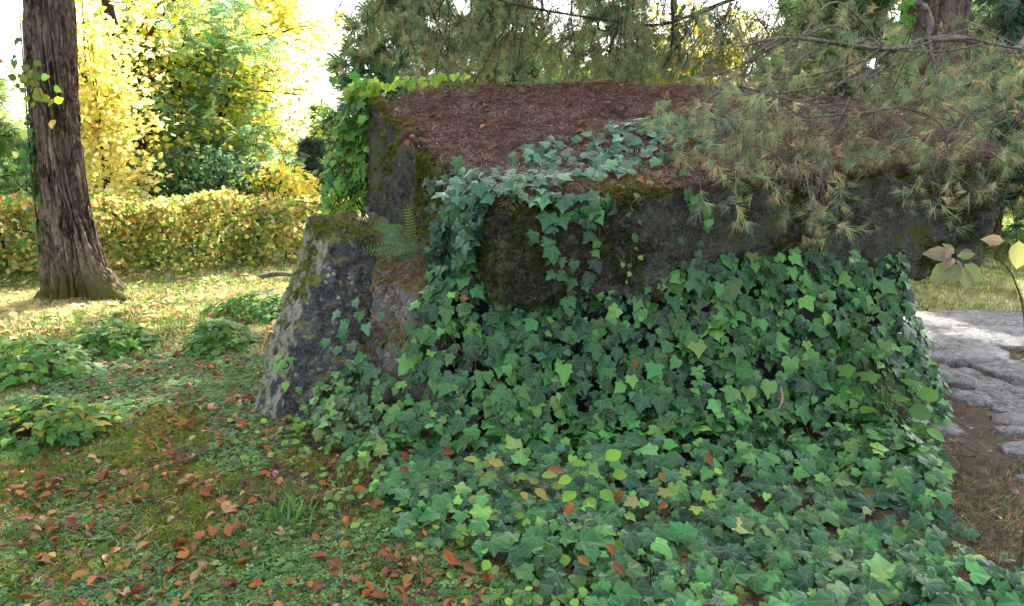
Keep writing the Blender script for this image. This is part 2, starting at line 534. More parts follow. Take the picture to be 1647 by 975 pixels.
# ------------------------------------------------------------------ ground
def gz(x, y):
    x = np.asarray(x, float); y = np.asarray(y, float)
    p = np.column_stack([x.ravel(), y.ravel(), np.zeros(x.size)])
    near = 1 - sstep(14, 30, p[:, 1])
    z = (0.035 * fbm(p * 0.9, 3, 3) + 0.012 * fbm(p * 5, 3, 8)) * near
    # soil heaped a little under the ivy and at the foot of the stones
    z = z + 0.10 * np.exp(-(((p[:, 0] - 0.9) / 1.5) ** 2 + ((p[:, 1] - 4.2) / .7) ** 2))
    return (z - 0.02).reshape(x.shape)

def axis(lo, hi, step, far, grow=1.22):
    a = list(np.arange(lo, hi, step))
    s = step; v = a[-1]
    while v < far:
        s *= grow; v += s; a.append(v)
    s = step; v = a[0]
    while v > -far:
        s *= grow; v -= s; a.insert(0, v)
    return np.array(a)
gx = axis(-6.5, 6.5, 0.05, 900); gy = axis(1.2, 10.5, 0.05, 900)
X, Y = np.meshgrid(gx, gy)
V = np.column_stack([X.ravel(), Y.ravel(), gz(X, Y).ravel()])
nx = len(gx)
i, j = np.meshgrid(np.arange(len(gy) - 1), np.arange(nx - 1), indexing='ij')
q = (i * nx + j).ravel()
b = B(); b.add(V, np.concatenate([np.column_stack([q, q + 1, q + nx + 1]), np.column_stack([q, q + nx + 1, q + nx])]))
o = b.build('ground', M_ground); o['kind'] = 'structure'

# ------------------------------------------------------------------ stones
def rock(name, pts, mat, voxel=0.03, amp=0.04, freq=2.0, fine=0.008, smooth=3, seed=0, parent=None, ledge=0.0, base=None):
    bm = bmesh.new()
    for p in pts:
        bm.verts.new([float(x) for x in p])
    bmesh.ops.convex_hull(bm, input=bm.verts)
    bm.verts.ensure_lookup_table()
    me = bpy.data.meshes.new(name); bm.to_mesh(me); bm.free()
    o = bpy.data.objects.new(name, me); COL.objects.link(o)
    md = o.modifiers.new('r', 'REMESH'); md.mode = 'VOXEL'; md.voxel_size = voxel
    sm = o.modifiers.new('s', 'SMOOTH'); sm.factor = .5; sm.iterations = smooth
    dg = bpy.context.evaluated_depsgraph_get()
    me2 = bpy.data.meshes.new_from_object(o.evaluated_get(dg))
    o.modifiers.clear(); o.data = me2
    n = len(me2.vertices)
    v = np.empty(n * 3, np.float32); me2.vertices.foreach_get('co', v); v = v.reshape(-1, 3).astype(float)
    nr = np.empty(n * 3, np.float32); me2.vertices.foreach_get('normal', nr); nr = nr.reshape(-1, 3)
    d = amp * fbm(v * freq, 4, seed) + fine * fbm(v * 22, 3, seed + 9)
    d -= np.abs(vnoise(v * freq * 2.3, seed + 4)) ** 4 * amp * 1.2
    if ledge:
        d += ledge * np.sin(v[:, 2] * 38 + 3 * vnoise(v * 1.2, seed + 5)) * sstep(.2, .9, 1 - np.abs(nr[:, 2]))
    v += nr * d[:, None]
    L = np.array(base if base is not None else (v[:, 0].mean(), v[:, 1].mean(), v[:, 2].min()))
    me2.vertices.foreach_set('co', (v - L).ravel().astype(np.float32))
    me2.polygons.foreach_set('use_smooth', np.ones(len(me2.polygons), bool))
    me2.materials.clear(); me2.materials.append(mat); me2.update()
    o.location = L.tolist() if parent is None else (L - np.array(world_loc(parent))).tolist()
    if parent is not None:
        o.parent = parent
    bpy.data.meshes.remove(me)
    tris = [tuple(p.vertices) for p in me2.polygons]
    bvh = BVHTree.FromPolygons(v.tolist(), tris)
    return o, bvh

cap_pts = [at(582, 152, 6.2), at(578, 340, 6.2), at(702, 288, 4.45), at(702, 434, 4.45), at(806, 340, 3.84), at(812, 496, 3.84),
           at(1618, 268, 4.7), at(1572, 440, 4.75), at(1300, 300, 4.33), (3.9, 6.5, 1.86), (3.8, 6.4, 1.1), (0.5, 6.75, 2.13), (0.4, 6.7, 1.1), (-.2, 6.6, 2.07), (2.2, 6.75, 2.05), (2.2, 6.7, 1.1)]
capstone, cap_bvh = rock('capstone', cap_pts, M_cap, 0.022, 0.050, 2.4, 0.017, 2, 3)
tag(capstone, 'huge dark mossy slab lying tilted across the upright boulders', 'megalith')
st_pts = [at(528, 392, 4.62), at(604, 442, 4.75), at(585, 660, 4.15), at(438, 694, 3.97), at(402, 676, 4.18), at(425, 690, 4.02), at(497, 352, 5.0), at(604, 372, 4.95), at(565, 338, 5.5),
          (-1.25, 5.4, -.1), (-.9, 5.3, -.1), at(435, 700, 3.97) - [0, 0, .15], at(575, 670, 4.2) - [0, 0, .15]]
standing, st_bvh = rock('standing_stone', st_pts, M_stand, 0.014, 0.035, 3.2, 0.018, 3, 21)
tag(standing, 'leaning upright grey stone with lichen on its left side, holding up the slab', 'megalith')
bo_pts = [at(604, 436, 4.62), at(700, 425, 4.5), at(668, 480, 4.2), at(588, 540, 4.35), at(585, 650, 4.1), at(690, 640, 3.95), at(730, 500, 4.25), (-.42, 5.0, .98), (-.75, 5.5, 1.06), (-1.0, 5.4, 1.02), (-1.15, 5.85, 1.12), (-.95, 4.95, .78), (-.9, 4.9, -.1), (-.3, 4.9, -.1), (-.35, 4.0, -.1)]
boulder, bo_bvh = rock('boulder', bo_pts, M_boulder, 0.015, 0.045, 3.5, 0.016, 3, 33)
tag(boulder, 'rounded mossy boulder wedged between the upright stone and the ivy', 'boulder')
su_pts = [(-.45, 4.05, -.1), (2.35, 4.15, -.1), (2.3, 4.45, .84), (1.2, 4.28, .82), (-.2, 4.2, .80), (2.3, 5.3, -.1), (2.3, 5.3, .95), (-.4, 5.2, .95), (-.4, 5.2, -.1)]
support, su_bvh = rock('supporting_stone', su_pts, M_under, 0.04, 0.05, 2.0, 0.01, 2, 41)
tag(support, 'dark supporting stone almost hidden behind the wall of ivy', 'megalith')

def drop(bvh, x, y, zmax=5):
    r = bvh.ray_cast(Vector((x, y, zmax)), Vector((0, 0, -1)))
    return r[0], r[1]

def drop_many(bvh, xy, zmax=5):
    P_, N_, ok = [], [], []
    for x, y in xy:
        h, n = drop(bvh, x, y, zmax)
        ok.append(h is not None)
        P_.append(h if h is not None else (0, 0, 0)); N_.append(n if h is not None else (0, 0, 1))
    ok = np.array(ok, bool)
    return np.array([tuple(p) for p in P_])[ok], np.array([tuple(p) for p in N_])[ok], ok

# moss cushions: short upright fuzz
def moss_T(n, seed):
    rr = np.random.default_rng(seed); V, t = [], []
    for i in range(n):
        p = np.array([rr.normal(0, .35), rr.normal(0, .35), 0]); d = unit(np.array([rr.normal(0, .45), rr.normal(0, .45), 1]))
        s = unit(np.cross(d, rr.normal(size=3))) * .09; k = len(V)
        V += [p - s, p + s, p + d * rr.uniform(.5, 1.1)]; t += [(k, k + 1, k + 2)]
    return np.array(V), np.array(t), np.zeros((len(V), 2))
MOSS = [moss_T(14, 1), moss_T(14, 2)]

def moss_on(bvh, centers, n, size, cols, parent, name='moss', lo=0.0, off=-.004):
    c = np.array(centers, float)                # x, y, radius
    k = rng.integers(0, len(c), n)
    xy = c[k, :2] + rng.normal(0, 1, (n, 2)) * c[k, 2:3]
    P_, N_, ok = drop_many(bvh, xy)
    f = fbm(P_ * 5, 3, 77) > lo
    P_, N_ = P_[f], N_[f]
    b = B()
    n = len(P_)
    scatter(b, MOSS, P_ + N_ * off, unit(N_ + [0, 0, .5]), rand_dirs(n), rng.uniform(.6, 1.3, n) * size, rand_col(cols, n, .1, .3))
    b.build(name, M_moss, parent, kind='stuff')

mossc = [(0.085, 0.095, 0.016), (0.13, 0.13, 0.025), (0.05, 0.065, 0.014)]
edge = []
for t in np.linspace(0, 1, 16):
    e = at(585, 155, 6.15) * (1 - t) + at(705, 292, 4.5) * t
    edge.append((e[0] + .06, e[1], .05))
for t in np.linspace(0, 1, 40):
    e = at(812, 345, 3.9) * (1 - t) + at(1600, 272, 4.75) * t
    edge.append((e[0] - .02, e[1] + .08, .05))
edge += [(-.03, 3.92, .05), (-.12, 4.0, .06), (.12, 3.95, .06), (.02, 4.0, .07), (.05, 3.95, .05), (.75, 4.35, .12), (.65, 4.2, .1), (-.95, 5.9, .12), (-.7, 6.0, .15), (-.3, 6.1, .12), (-.9, 5.5, .1)]
moss_on(cap_bvh, edge, 9000, 0.024, mossc, capstone, lo=-.25, off=.008)
moss_on(st_bvh, [tuple(at(545, 362, 5.0)[:2]) + (.12,), tuple(at(590, 380, 4.85)[:2]) + (.08,), tuple(at(515, 375, 4.85)[:2]) + (.05,), tuple(at(490, 450, 4.7)[:2]) + (.05,), tuple(at(480, 520, 4.5)[:2]) + (.05,)], 2600, 0.018, [(0.13, 0.14, 0.03), (0.17, 0.17, 0.04), (.08, .1, .02)], standing, lo=-.3)
moss_on(bo_bvh, [(-.75, 4.6, .15), (-.6, 4.4, .15), (-.85, 4.4, .08)], 1800, 0.018, mossc, boulder, lo=-.1)

# hanging moss on the left flank of the capstone
b = B(); PP, NN = [], []
for _ in range(5000):
    t = rng.random(); p0 = at(585, 155, 6.15) * (1 - t) + at(705, 292, 4.45) * t
    z = p0[2] - abs(rng.normal(0, .22))
    r = cap_bvh.ray_cast(Vector((p0[0] - 1.2, p0[1] - .55, z)), Vector((1, .45, 0)))
    if r[0] is not None and r[1].x < -.2:
        PP.append(tuple(r[0])); NN.append(tuple(r[1]))
PP, NN = np.array(PP), np.array(NN)
f = fbm(PP * [3, 3, 1.2], 3, 5) > -.05
PP, NN = PP[f], NN[f]
n = len(PP)
scatter(b, MOSS, PP - NN * .004, unit(NN + [0, 0, -.5]), rand_dirs(n), rng.uniform(.015, .03, n), rand_col([(0.08, .09, .018), (.12, .125, .026), (.05, .062, .015)], n, .1, .3))
b.build('hanging_moss', M_moss, capstone, kind='stuff')

# moss and grime cushions on the shaded front face
PP, NN = [], []
for _ in range(16000):
    x, z = rng.uniform(-.2, 3.15), rng.uniform(.72, 1.55)
    r = cap_bvh.ray_cast(Vector((x, 2.6, z)), Vector((0, 1, 0)))
    if r[0] is not None and abs(r[1].z) < .75:
        PP.append(tuple(r[0])); NN.append(tuple(r[1]))
PP, NN = np.array(PP), np.array(NN)
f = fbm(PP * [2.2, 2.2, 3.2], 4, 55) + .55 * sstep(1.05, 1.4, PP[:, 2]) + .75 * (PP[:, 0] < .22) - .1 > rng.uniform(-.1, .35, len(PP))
PP, NN = PP[f], NN[f]
n = len(PP)
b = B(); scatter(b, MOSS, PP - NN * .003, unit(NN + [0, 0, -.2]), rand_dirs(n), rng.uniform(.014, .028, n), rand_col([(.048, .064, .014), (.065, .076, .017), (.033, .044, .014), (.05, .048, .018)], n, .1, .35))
b.build('face_moss', M_moss, capstone, kind='stuff')

# ------------------------------------------------------------------ ivy on the stones
IVYC = [(0.018, 0.082, 0.022), (0.030, 0.118, 0.028), (0.010, 0.048, 0.017), (0.048, 0.155, 0.032), (0.022, 0.078, 0.030)]
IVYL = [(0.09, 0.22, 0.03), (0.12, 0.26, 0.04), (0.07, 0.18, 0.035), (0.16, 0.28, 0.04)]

def stems(parent, paths, r0=0.004, mat=None, name='stem', kind=None):
    b = B()
    for p in paths:
        tube(b, p, np.linspace(r0, r0 * .5, len(p)), 5)
    return b.build(name, mat or M_stem, parent, kind=kind)

def wall_h(x):
    return np.interp(x, [-1.45, -1.15, -.85, -.6, -.35, 0, 1.2, 2.25, 2.42, 2.6, 2.75], [0.03, .10, .22, .46, .74, .86, .84, .86, .66, .22, .02])

def wall_y(x):
    return np.interp(x, [-1.45, -.9, -.4, .2, 1.2, 2.3, 2.7], [4.05, 4.0, 4.02, 4.02, 4.06, 4.28, 4.5])

def mound(x, y):
    """top of the ivy mass above the ground"""
    x = np.asarray(x, float); y = np.asarray(y, float)
    t = np.clip((y - (wall_y(x) - .42)) / .50, 0, 1)
    p = np.column_stack([x.ravel(), y.ravel(), 0 * x.ravel()])
    lump = (.055 * fbm(p * 2.6, 3, 61)).reshape(x.shape)
    return np.maximum(.085 + lump, .05) + wall_h(x) * (t ** 1.7 * .75 + .25 * t) + .06 * sstep(2.9, 3.7, y)

foot = np.array([(-1.2, 4.3), (-1.18, 3.92), (-1.1, 3.7), (-.95, 3.56), (-.75, 3.42), (-.62, 3.1), (-.42, 2.86), (-.26, 2.78), (-.12, 2.62), (.03, 2.45), (.06, 2.2), (0.0, 1.7), (2.25, 1.7),
                 (1.98, 2.3), (1.86, 2.62), (1.92, 2.95), (2.02, 3.3), (2.2, 3.65), (2.45, 3.9), (2.68, 4.3), (2.55, 4.55), (-1.2, 4.6)])

def inside(poly, x, y):
    c = np.zeros(len(x), bool); n = len(poly)
    for i in range(n):
        x1, y1 = poly[i]; x2, y2 = poly[(i + 1) % n]
        k = ((y1 > y) != (y2 > y)) & (x < (x2 - x1) * (y - y1) / (y2 - y1 + 1e-12) + x1)
        c ^= k
    return c

def sample_mound(N):
    """points spread evenly over the sloping surface of the ivy mass"""
    out, nr = [], []
    need = N
    while need > 0:
        m_ = need * 6
        x = rng.uniform(-1.5, 2.8, m_); y = rng.uniform(1.7, 4.6, m_)
        jx = x + .09 * vnoise(np.column_stack([x * 5, y * 5, 0 * x]), 91); jy = y + .09 * vnoise(np.column_stack([x * 5, y * 5, 0 * x + 7]), 92)
        k = inside(foot, jx, jy); x, y = x[k], y[k]
        e = .01
        zx = (mound(x + e, y) - mound(x - e, y)) / (2 * e); zy = (mound(x, y + e) - mound(x, y - e)) / (2 * e)
        A = np.sqrt(1 + zx ** 2 + zy ** 2)
        k = (rng.random(len(x)) < A / 3.2) & (mound(x, y) < .93) & (y < wall_y(x) + .16)
        x, y, zx, zy = x[k][:need], y[k][:need], zx[k][:need], zy[k][:need]
        out.append(np.column_stack([x, y, gz(x, y) + mound(x, y)])); nr.append(unit(np.column_stack([-zx, -zy, np.ones(len(x))])))
        need -= len(x)
    return np.concatenate(out), np.concatenate(nr)

def ivy_lay(pos, nrm, smin=.035, smax=.085, cols=IVYC, depth=.10, hang=1.0, jit=.42, sp=1.6):
    n = len(pos)
    off = rng.random(n) ** .6
    p = pos - nrm * ((1 - off) * depth)[:, None] + rng.normal(0, .008, (n, 3))
    N = unit(nrm + rand_dirs(n) * jit + np.array([0, -.35, .28]))
    down = np.array([0, -.25, -1.0])
    T = unit(down * hang + rand_dirs(n) * .75 + nrm * .15)
    sc = smin + (smax - smin) * rng.random(n) ** sp
    return p, N, T, sc, rand_col(cols, n, .09, .36)

ivy = thing('ivy', 'great bank of dark green ivy covering the front of the stones', 'ivy', (.6, 3.6, 0))
pos, nrm = sample_mound(6000)
# bare patches where dark stone shows
hole = np.zeros(len(pos), bool)
for hx, hy, hz, hr in [(1.25, 4.0, .2, .10), (.62, 4.02, .56, .05), (.66, 3.95, .18, .07), (1.0, 4.0, .35, .05)]:
    hole |= np.linalg.norm(pos - [hx, hy, hz], axis=1) < hr
hole |= (np.abs(pos[:, 0] + .72) < .12) & (pos[:, 2] > .30) & (rng.random(len(pos)) < .85)
pos, nrm = pos[~hole], nrm[~hole]
p, N, T, sc, cl = ivy_lay(pos, nrm,   .034, .115, jit=.52, sp=1.5, depth=.14)
flat = pos[:, 1] < 3.5
N[flat] = unit(N[flat] + [0, -.75, .55])
T[flat] = unit(np.column_stack([rng.normal(0, .8, flat.sum()), rng.normal(-.5, .6, flat.sum()), rng.normal(-.25, .2, flat.sum())]))
sc[flat] *= .92
# the lowest left fringe is small and lighter
fr = (pos[:, 0] < -.6) & (pos[:, 2] < .35)
sc[fr] *= .72
cl[fr] = rand_col([(0.05, .13, .035), (.08, .17, .03), (.03, .09, .035)], fr.sum())
lit = (rng.random(len(pos)) < .14)
cl[lit] = rand_col([(.06, .17, .04), (.10, .21, .04)], lit.sum())  # random leaves painted lighter green to look lit
leafy(ivy, IVY, p, N, T, sc, cl, M_ivy, 300)
paths = []
for _ in range(170):
    i = rng.integers(len(pos)); q = pos[i] - nrm[i] * .05
    d = unit(np.array([rng.normal(0, .7), rng.normal(-.4, .4), rng.normal(-.5, .5)]))
    d = d - nrm[i] * np.dot(d, nrm[i])
    paths.append(spline([q, q + d * .12 + rand_dirs(1)[0] * .02, q + d * .28 + rand_dirs(1)[0] * .04], 4))
# petioles
for i in rng.integers(0, len(p), 900):
    e = p[i]; paths.append(np.array([e, e - N[i] * .035 - T[i] * .02, e - N[i] * .07 + [0, 0, -.02]]))
b = B()
for q in paths:
    tube(b, q, .0028, 4)
b.build('stems', M_stem, ivy, kind='stuff')

# ivy trailing over the top of the slab
def on_cap(u, v, Y0=None):
    """point of the slab's upper surface beneath a line of sight"""
    d = at(u, v, 5.0) - np.array([0, 0, EYE])
    r = cap_bvh.ray_cast(Vector((0, 0, EYE)), Vector(unit(d).tolist()))
    return None if r[0] is None else (np.array(r[0]), np.array(r[1]))

def trail(runs, spread, per, lift=(.03, .065)):
    P_, N_ = [], []
    for run in runs:
        pts = [on_cap(u, v) for u, v in run]
        pts = [q for q in pts if q is not None]
        if len(pts) < 2:
            continue
        c = spline([q[0] for q in pts], 10)
        nn = np.array([q[1] for q in pts])
        for _ in range(per):
            t = rng.random() * (len(c) - 1); i = int(t)
            q = c[i] * (1 - t + i) + c[min(i + 1, len(c) - 1)] * (t - i)
            m_ = nn[min(int(t / 10 + .5), len(nn) - 1)]
            q = q + rng.normal(0, spread, 3) * (1 - np.abs(m_)) + m_ * rng.uniform(*lift)
            P_.append(q); N_.append(m_)
    return np.array(P_), np.array(N_)

tr = thing('ivy', 'bluish green ivy creeping across the needle litter on top of the slab', 'ivy', (.4, 4.7, 1.4))
P1, N1 = trail([[(715, 300), (800, 300), (870, 275), (960, 255), (1040, 235), (1110, 215)], [(720, 310), (790, 330), (850, 290), (930, 268), (1010, 250), (1085, 225)],
                [(830, 258), (900, 248), (985, 225), (1050, 210)], [(740, 290), (820, 285), (900, 262), (980, 262)], [(1000, 215), (1070, 205), (1100, 215)], [(745, 305), (835, 298), (930, 284), (985, 272)], [(760, 320), (810, 315), (880, 305)], [(900, 300), (980, 285), (1060, 262), (1130, 235)], [(1060, 225), (1130, 212), (1160, 210)]], .13, 78)
P2, N2 = trail([[(850, 325), (900, 328), (960, 335)], [(840, 335), (930, 322), (980, 345)]], .045, 16)
P3, N3 = trail([[(1090, 290), (1120, 300), (1160, 330)], [(1085, 325), (1130, 325), (1190, 340)], [(1130, 250), (1150, 215)]], .03, 8)
P4, N4 = trail([[(710, 300), (720, 350), (715, 400), (720, 440)], [(745, 325), (755, 370), (765, 410), (740, 445)], [(790, 320), (775, 370), (750, 420)]], .05, 52, (.03, .11))
P_ = np.concatenate([P1, P2, P3, P4]); N_ = np.concatenate([N1, N2, N3, N4])
n = len(P_)
N_ = unit(N_ + rand_dirs(n) * .42 + [0, -.35, .3])
T_ = unit(np.column_stack([rng.normal(-.1, .8, n), rng.normal(-.6, .5, n), rng.normal(-.5, .3, n)]))
sc = rng.uniform(.045, .1, n); sc[:len(P1)] *= .9
leafy(tr, IVY, P_, N_, T_, sc, rand_col([(.034, .118, .056), (.026, .090, .044), (.05, .150, .066), (.016, .06, .036)], n, .07, .36), M_ivy, 300)  # bluish leaf tones hold the blue cast of the sky
paths = []
for i in range(0, n, 3):
    q = P_[i]; d = rng.normal(0, .06, 3); d[2] = -abs(d[2]) * .3
    paths.append(np.array([q, q + d * .5 - [0, 0, .02], q + d - [0, 0, .025]]))
stems(tr, paths, .003, name='stems', kind='stuff')

# separate strands hanging over the front edge
def strand(label, px, size, per, cols, seedx, wide=.03, big_top=True, width=.0035):
    pts = []
    for u, v in px:
        r = on_cap(u, v)
        q = r[0] + r[1] * .025 if r is not None else at(u, v, pts[-1][1] if pts else 4.0)
        pts.append(q)
    c = spline(pts, 8)
    t = thing('ivy_strand', label, 'ivy', c[0], 'ivy strands hanging down the face of the slab')
    stems(t, [c], width)
    n = per
    k = np.linspace(0, len(c) - 1, n).astype(int)
    q = c[k] + np.column_stack([rng.normal(0, wide, n), rng.uniform(-.05, -.01, n), rng.normal(0, .015, n)])
    N = unit(np.column_stack([rng.normal(0, .35, n), np.full(n, -1.0), rng.uniform(.1, .8, n)]))
    T = unit(np.column_stack([rng.normal(0, .6, n), np.full(n, -.25), np.full(n, -.9)]))
    s = rng.uniform(.7, 1.2, n) * size
    if big_top:
        s *= np.linspace(1.15, .7, n)
    # leaf stalks
    stems(t, [np.array([q[i], (q[i] + c[k[i]]) / 2 + [0, -.008, .008], c[k[i]]]) for i in range(n)], .0018, name='stalks', kind='stuff')
    add_pieces('leaf', IVY, q, N, T, s, rand_col(cols, n, .08, .22), M_ivy, t, 8)

strand('thickest ivy strand, with broad leaves, left of the middle of the slab face', [(880, 335), (872, 372), (885, 410), (905, 440), (915, 480)], .085, 17, IVYC, 1, .055)
strand('ivy strand of broad leaves nearest the thickest one, ending in small leaves', [(935, 335), (960, 370), (950, 410), (925, 440), (912, 470)], .078, 12, IVYC, 2, .04)
strand('thin pale ivy strand with tiny leaves halfway along the slab face', [(1012, 320), (1020, 365), (1015, 410), (1010, 445)], .036, 13, IVYL[:3] + IVYC[:2], 3, .022)
strand('ivy strand dropping from the slab edge under the pine twigs', [(1115, 320), (1125, 360), (1112, 395), (1100, 440)], .055, 9, IVYC, 4, .035)
strand('short ivy strand with two leaves furthest along the slab face', [(1190, 365), (1200, 400), (1207, 437)], .03, 5, IVYC, 5, .015)

# sunlit ivy climbing the far left end of the slab
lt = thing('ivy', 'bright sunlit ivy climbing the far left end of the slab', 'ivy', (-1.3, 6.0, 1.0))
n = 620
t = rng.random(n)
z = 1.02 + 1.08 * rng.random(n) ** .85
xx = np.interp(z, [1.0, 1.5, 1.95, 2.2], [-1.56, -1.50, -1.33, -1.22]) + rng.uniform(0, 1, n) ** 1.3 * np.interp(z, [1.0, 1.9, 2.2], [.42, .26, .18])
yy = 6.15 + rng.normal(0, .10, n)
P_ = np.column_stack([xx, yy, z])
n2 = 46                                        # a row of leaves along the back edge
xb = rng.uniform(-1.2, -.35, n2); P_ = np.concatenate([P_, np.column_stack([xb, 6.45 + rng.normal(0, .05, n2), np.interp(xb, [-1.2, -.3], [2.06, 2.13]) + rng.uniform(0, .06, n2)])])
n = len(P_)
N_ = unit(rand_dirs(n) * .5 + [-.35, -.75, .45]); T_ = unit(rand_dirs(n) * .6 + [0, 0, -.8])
c = rand_col(IVYL + IVYL + IVYC[:3], n, .1, .28)  # lighter greens put the sunlight into the leaf colour
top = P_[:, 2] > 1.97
c[top] = rand_col([(.20, .34, .04), (.26, .38, .05)], top.sum())  # top leaves painted lighter still, as catching the sun
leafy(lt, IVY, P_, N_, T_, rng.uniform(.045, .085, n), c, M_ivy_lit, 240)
stems(lt, [spline([(-1.3 + rng.normal(0, .1), 6.15, .95), (-1.38 + rng.normal(0, .08), 6.12, 1.4), (-1.25 + rng.normal(0, .1), 6.15, 1.8), (-1.15, 6.3, 2.07)], 6) for _ in range(12)], .006, name='stems', kind='stuff')
sp_ = thing('ivy_sprig', 'single ivy sprig sticking up against the sky at the slab corner', 'ivy', at(560, 150, 6.1))
tube_pts = spline([at(562, 150, 6.1), at(552, 138, 6.1), at(537, 128, 6.1)], 5)
stems(sp_, [tube_pts], .004)
add_pieces('leaf', IVY, np.array([at(536, 124, 6.1), at(568, 118, 6.05), at(590, 128, 6.1)]), np.array([(0, -1, .2), (.2, -1, .3), (-.1, -1, .1)]), np.array([(0, 0, -1.), (.3, 0, -1), (-.3, 0, -1)]), np.array([.085, .08, .07]), rand_col(IVYL, 3), M_ivy_lit, sp_)

# ivy sprays creeping on the boulder and the upright stone
sb = thing('ivy_spray', 'young ivy spray creeping in the gap between upright stone and boulder', 'ivy', at(570, 600, 4.0))
px = [(565, 480), (545, 500), (580, 495), (560, 515), (530, 545), (548, 560), (575, 590), (560, 595), (590, 520), (525, 570), (610, 500), (555, 535), (570, 555), (590, 610), (575, 630), (545, 640), (620, 600), (600, 640)]
P_ = np.array([at(u, v, np.interp(v, [470, 650], [4.25, 3.95])) for u, v in px]) + rng.normal(0, .01, (len(px), 3))
n = len(P_)
add_pieces('leaf', IVY, P_, unit(rand_dirs(n) * .35 + [-.2, -.8, .5]), unit(rand_dirs(n) * .7 + [-.4, -.2, -.6]), rng.uniform(.05, .08, n), rand_col([(.04, .13, .05), (.06, .17, .05), (.03, .1, .045)], n), M_ivy, sb)
stems(sb, [spline([at(600, 650, 3.95), at(575, 590, 4.02), at(560, 540, 4.1), at(585, 490, 4.22)], 6), spline([at(575, 590, 4.02), at(545, 575, 4.05), at(525, 565, 4.08)], 5)], .003)
st2 = thing('ivy_spray', 'wispy light green tendril leaning across the foot of the upright stone', 'ivy', at(470, 680, 3.95))
c_ = spline([at(510, 690, 3.9), at(480, 650, 4.0), at(458, 600, 4.08), at(448, 575, 4.15)], 8)
stems(st2, [c_, spline([at(540, 700, 3.8), at(500, 660, 3.9), at(462, 625, 4.0)], 6)], .003)
k = rng.integers(3, len(c_), 16)
add_pieces('leaf', IVY, c_[k] + rng.normal(0, .025, (16, 3)), unit(rand_dirs(16) * .4 + [0, -.8, .5]), unit(rand_dirs(16) + [0, 0, -.4]), rng.uniform(.03, .05, 16), rand_col([(.07, .18, .035), (.10, .22, .04)], 16), M_ivy, st2)

# pale dead stem in the ivy wall
b = B(); tube(b, spline([at(1226, 692, 3.72), at(1245, 668, 3.72), at(1258, 645, 3.74), at(1256, 622, 3.8)], 6), .0055, 6, (1, 1, 1))
M_pale = bark_mat('pale_dead_wood', (.22, .17, .11), (.42, .35, .25), .6, None, 40)
tag(b.build('dead_stem', M_pale), 'pale bare bent stem poking out of the ivy wall', 'twig')

# ------------------------------------------------------------------ ivy patches in the grass on the left
def patch(label, cx, cy, rx, ry, h, n, cols, size=.055, lit=False):
    t = thing('ivy_patch', label, 'ivy', (cx, cy, float(gz(cx, cy))), 'ivy patches growing in the grass')
    a = rng.random(n) * 2 * np.pi; r = np.sqrt(rng.random(n)) * (1 + .22 * np.sin(a * 3 + cx * 5) + .15 * np.sin(a * 5 + cy * 9))
    x = cx + rx * r * np.cos(a); y = cy + ry * r * np.sin(a)
    z = gz(x, y) + h * np.clip(1 - r ** 2 * .75, .08, 1) * rng.uniform(.25, 1.05, n)
    P_ = np.column_stack([x, y, z + .35 * h * np.clip(1 - r ** 2, 0, 1)])
    N_ = unit(np.column_stack([np.cos(a) * r * .5, np.sin(a) * r * .5 - .2, np.ones(n)]) + rand_dirs(n) * .4)
    T_ = unit(np.column_stack([np.cos(a), np.sin(a), -.35 * np.ones(n)]) + rand_dirs(n) * .8)
    leafy(t, IVY, P_, N_, T_, rng.uniform(.6, 1.2, n) * size, rand_col(cols, n, .1, .28), M_ivyp, 110)
    stems(t, [np.array([P_[i], P_[i] * .6 + np.array([cx, cy, float(gz(cx, cy))]) * .4 - [0, 0, .02], np.array([x[i] * .7 + cx * .3, y[i] * .7 + cy * .3, float(gz(x[i], y[i]))])]) for i in rng.integers(0, n, 60)], .0025, name='stems', kind='stuff')

PC = [(.05, .15, .03), (.04, .12, .03), (.08, .19, .03), (.12, .23, .03)]
patch('low ivy patch nearest the viewer, cut by the left edge, a few leaves turned yellow', -2.62, 3.88, .42, .28, .17, 420, PC + [(.28, .28, .04)], .066)
patch('ivy patch cut off by the left edge behind the nearest one', -3.45, 5.05, .52, .42, .20, 420, PC, .07)
patch('wispy light green ivy patch in the middle of the left lawn', -3.2, 5.75, .36, .30, .17, 260, PC[1:], .07)
patch('ivy patch growing on the lawn nearest the upright stone, with dark hollow', -2.38, 5.85, .27, .34, .18, 330, PC, .065)
patch('long ivy patch at the back, running behind the upright stone', -2.35, 6.9, .62, .32, .18, 460, PC, .07)
patch('small ivy tuft on the sunlit grass beyond the slab', 8.2, 12.7, .35, .3, .22, 130, IVYC, .09)

#@@NEXT@@
# ------------------------------------------------------------------ litter on the slab
# thin humus sheet the needles lie on
xs = np.arange(-1.3, 3.95, .03); ys = np.arange(3.7, 6.9, .03)
XX, YY = np.meshgrid(xs, ys); PQ, NQ, ok = drop_many(cap_bvh, np.column_stack([XX.ravel(), YY.ravel()]))
fl_ = NQ[:, 2] > .85; Am = np.column_stack([PQ[:, :2], np.ones(len(PQ))]); pl_ = np.linalg.lstsq(Am[fl_], PQ[fl_, 2], rcond=None)[0]
idx = -np.ones(XX.size, int); idx[np.where(ok)[0]] = np.where(PQ[:, 2] > Am @ pl_ - .11, np.arange(ok.sum()), -1)
frac = (idx >= 0).astype(float).reshape(XX.shape)
for _ in range(3):
    frac = (frac + np.roll(frac, 1, 0) + np.roll(frac, -1, 0) + np.roll(frac, 1, 1) + np.roll(frac, -1, 1)) / 5
frac = frac.ravel()[np.where(ok)[0]]
Zg = np.full(XX.size, np.nan); Zg[idx >= 0] = PQ[idx[idx >= 0], 2]; Zg = Zg.reshape(XX.shape)
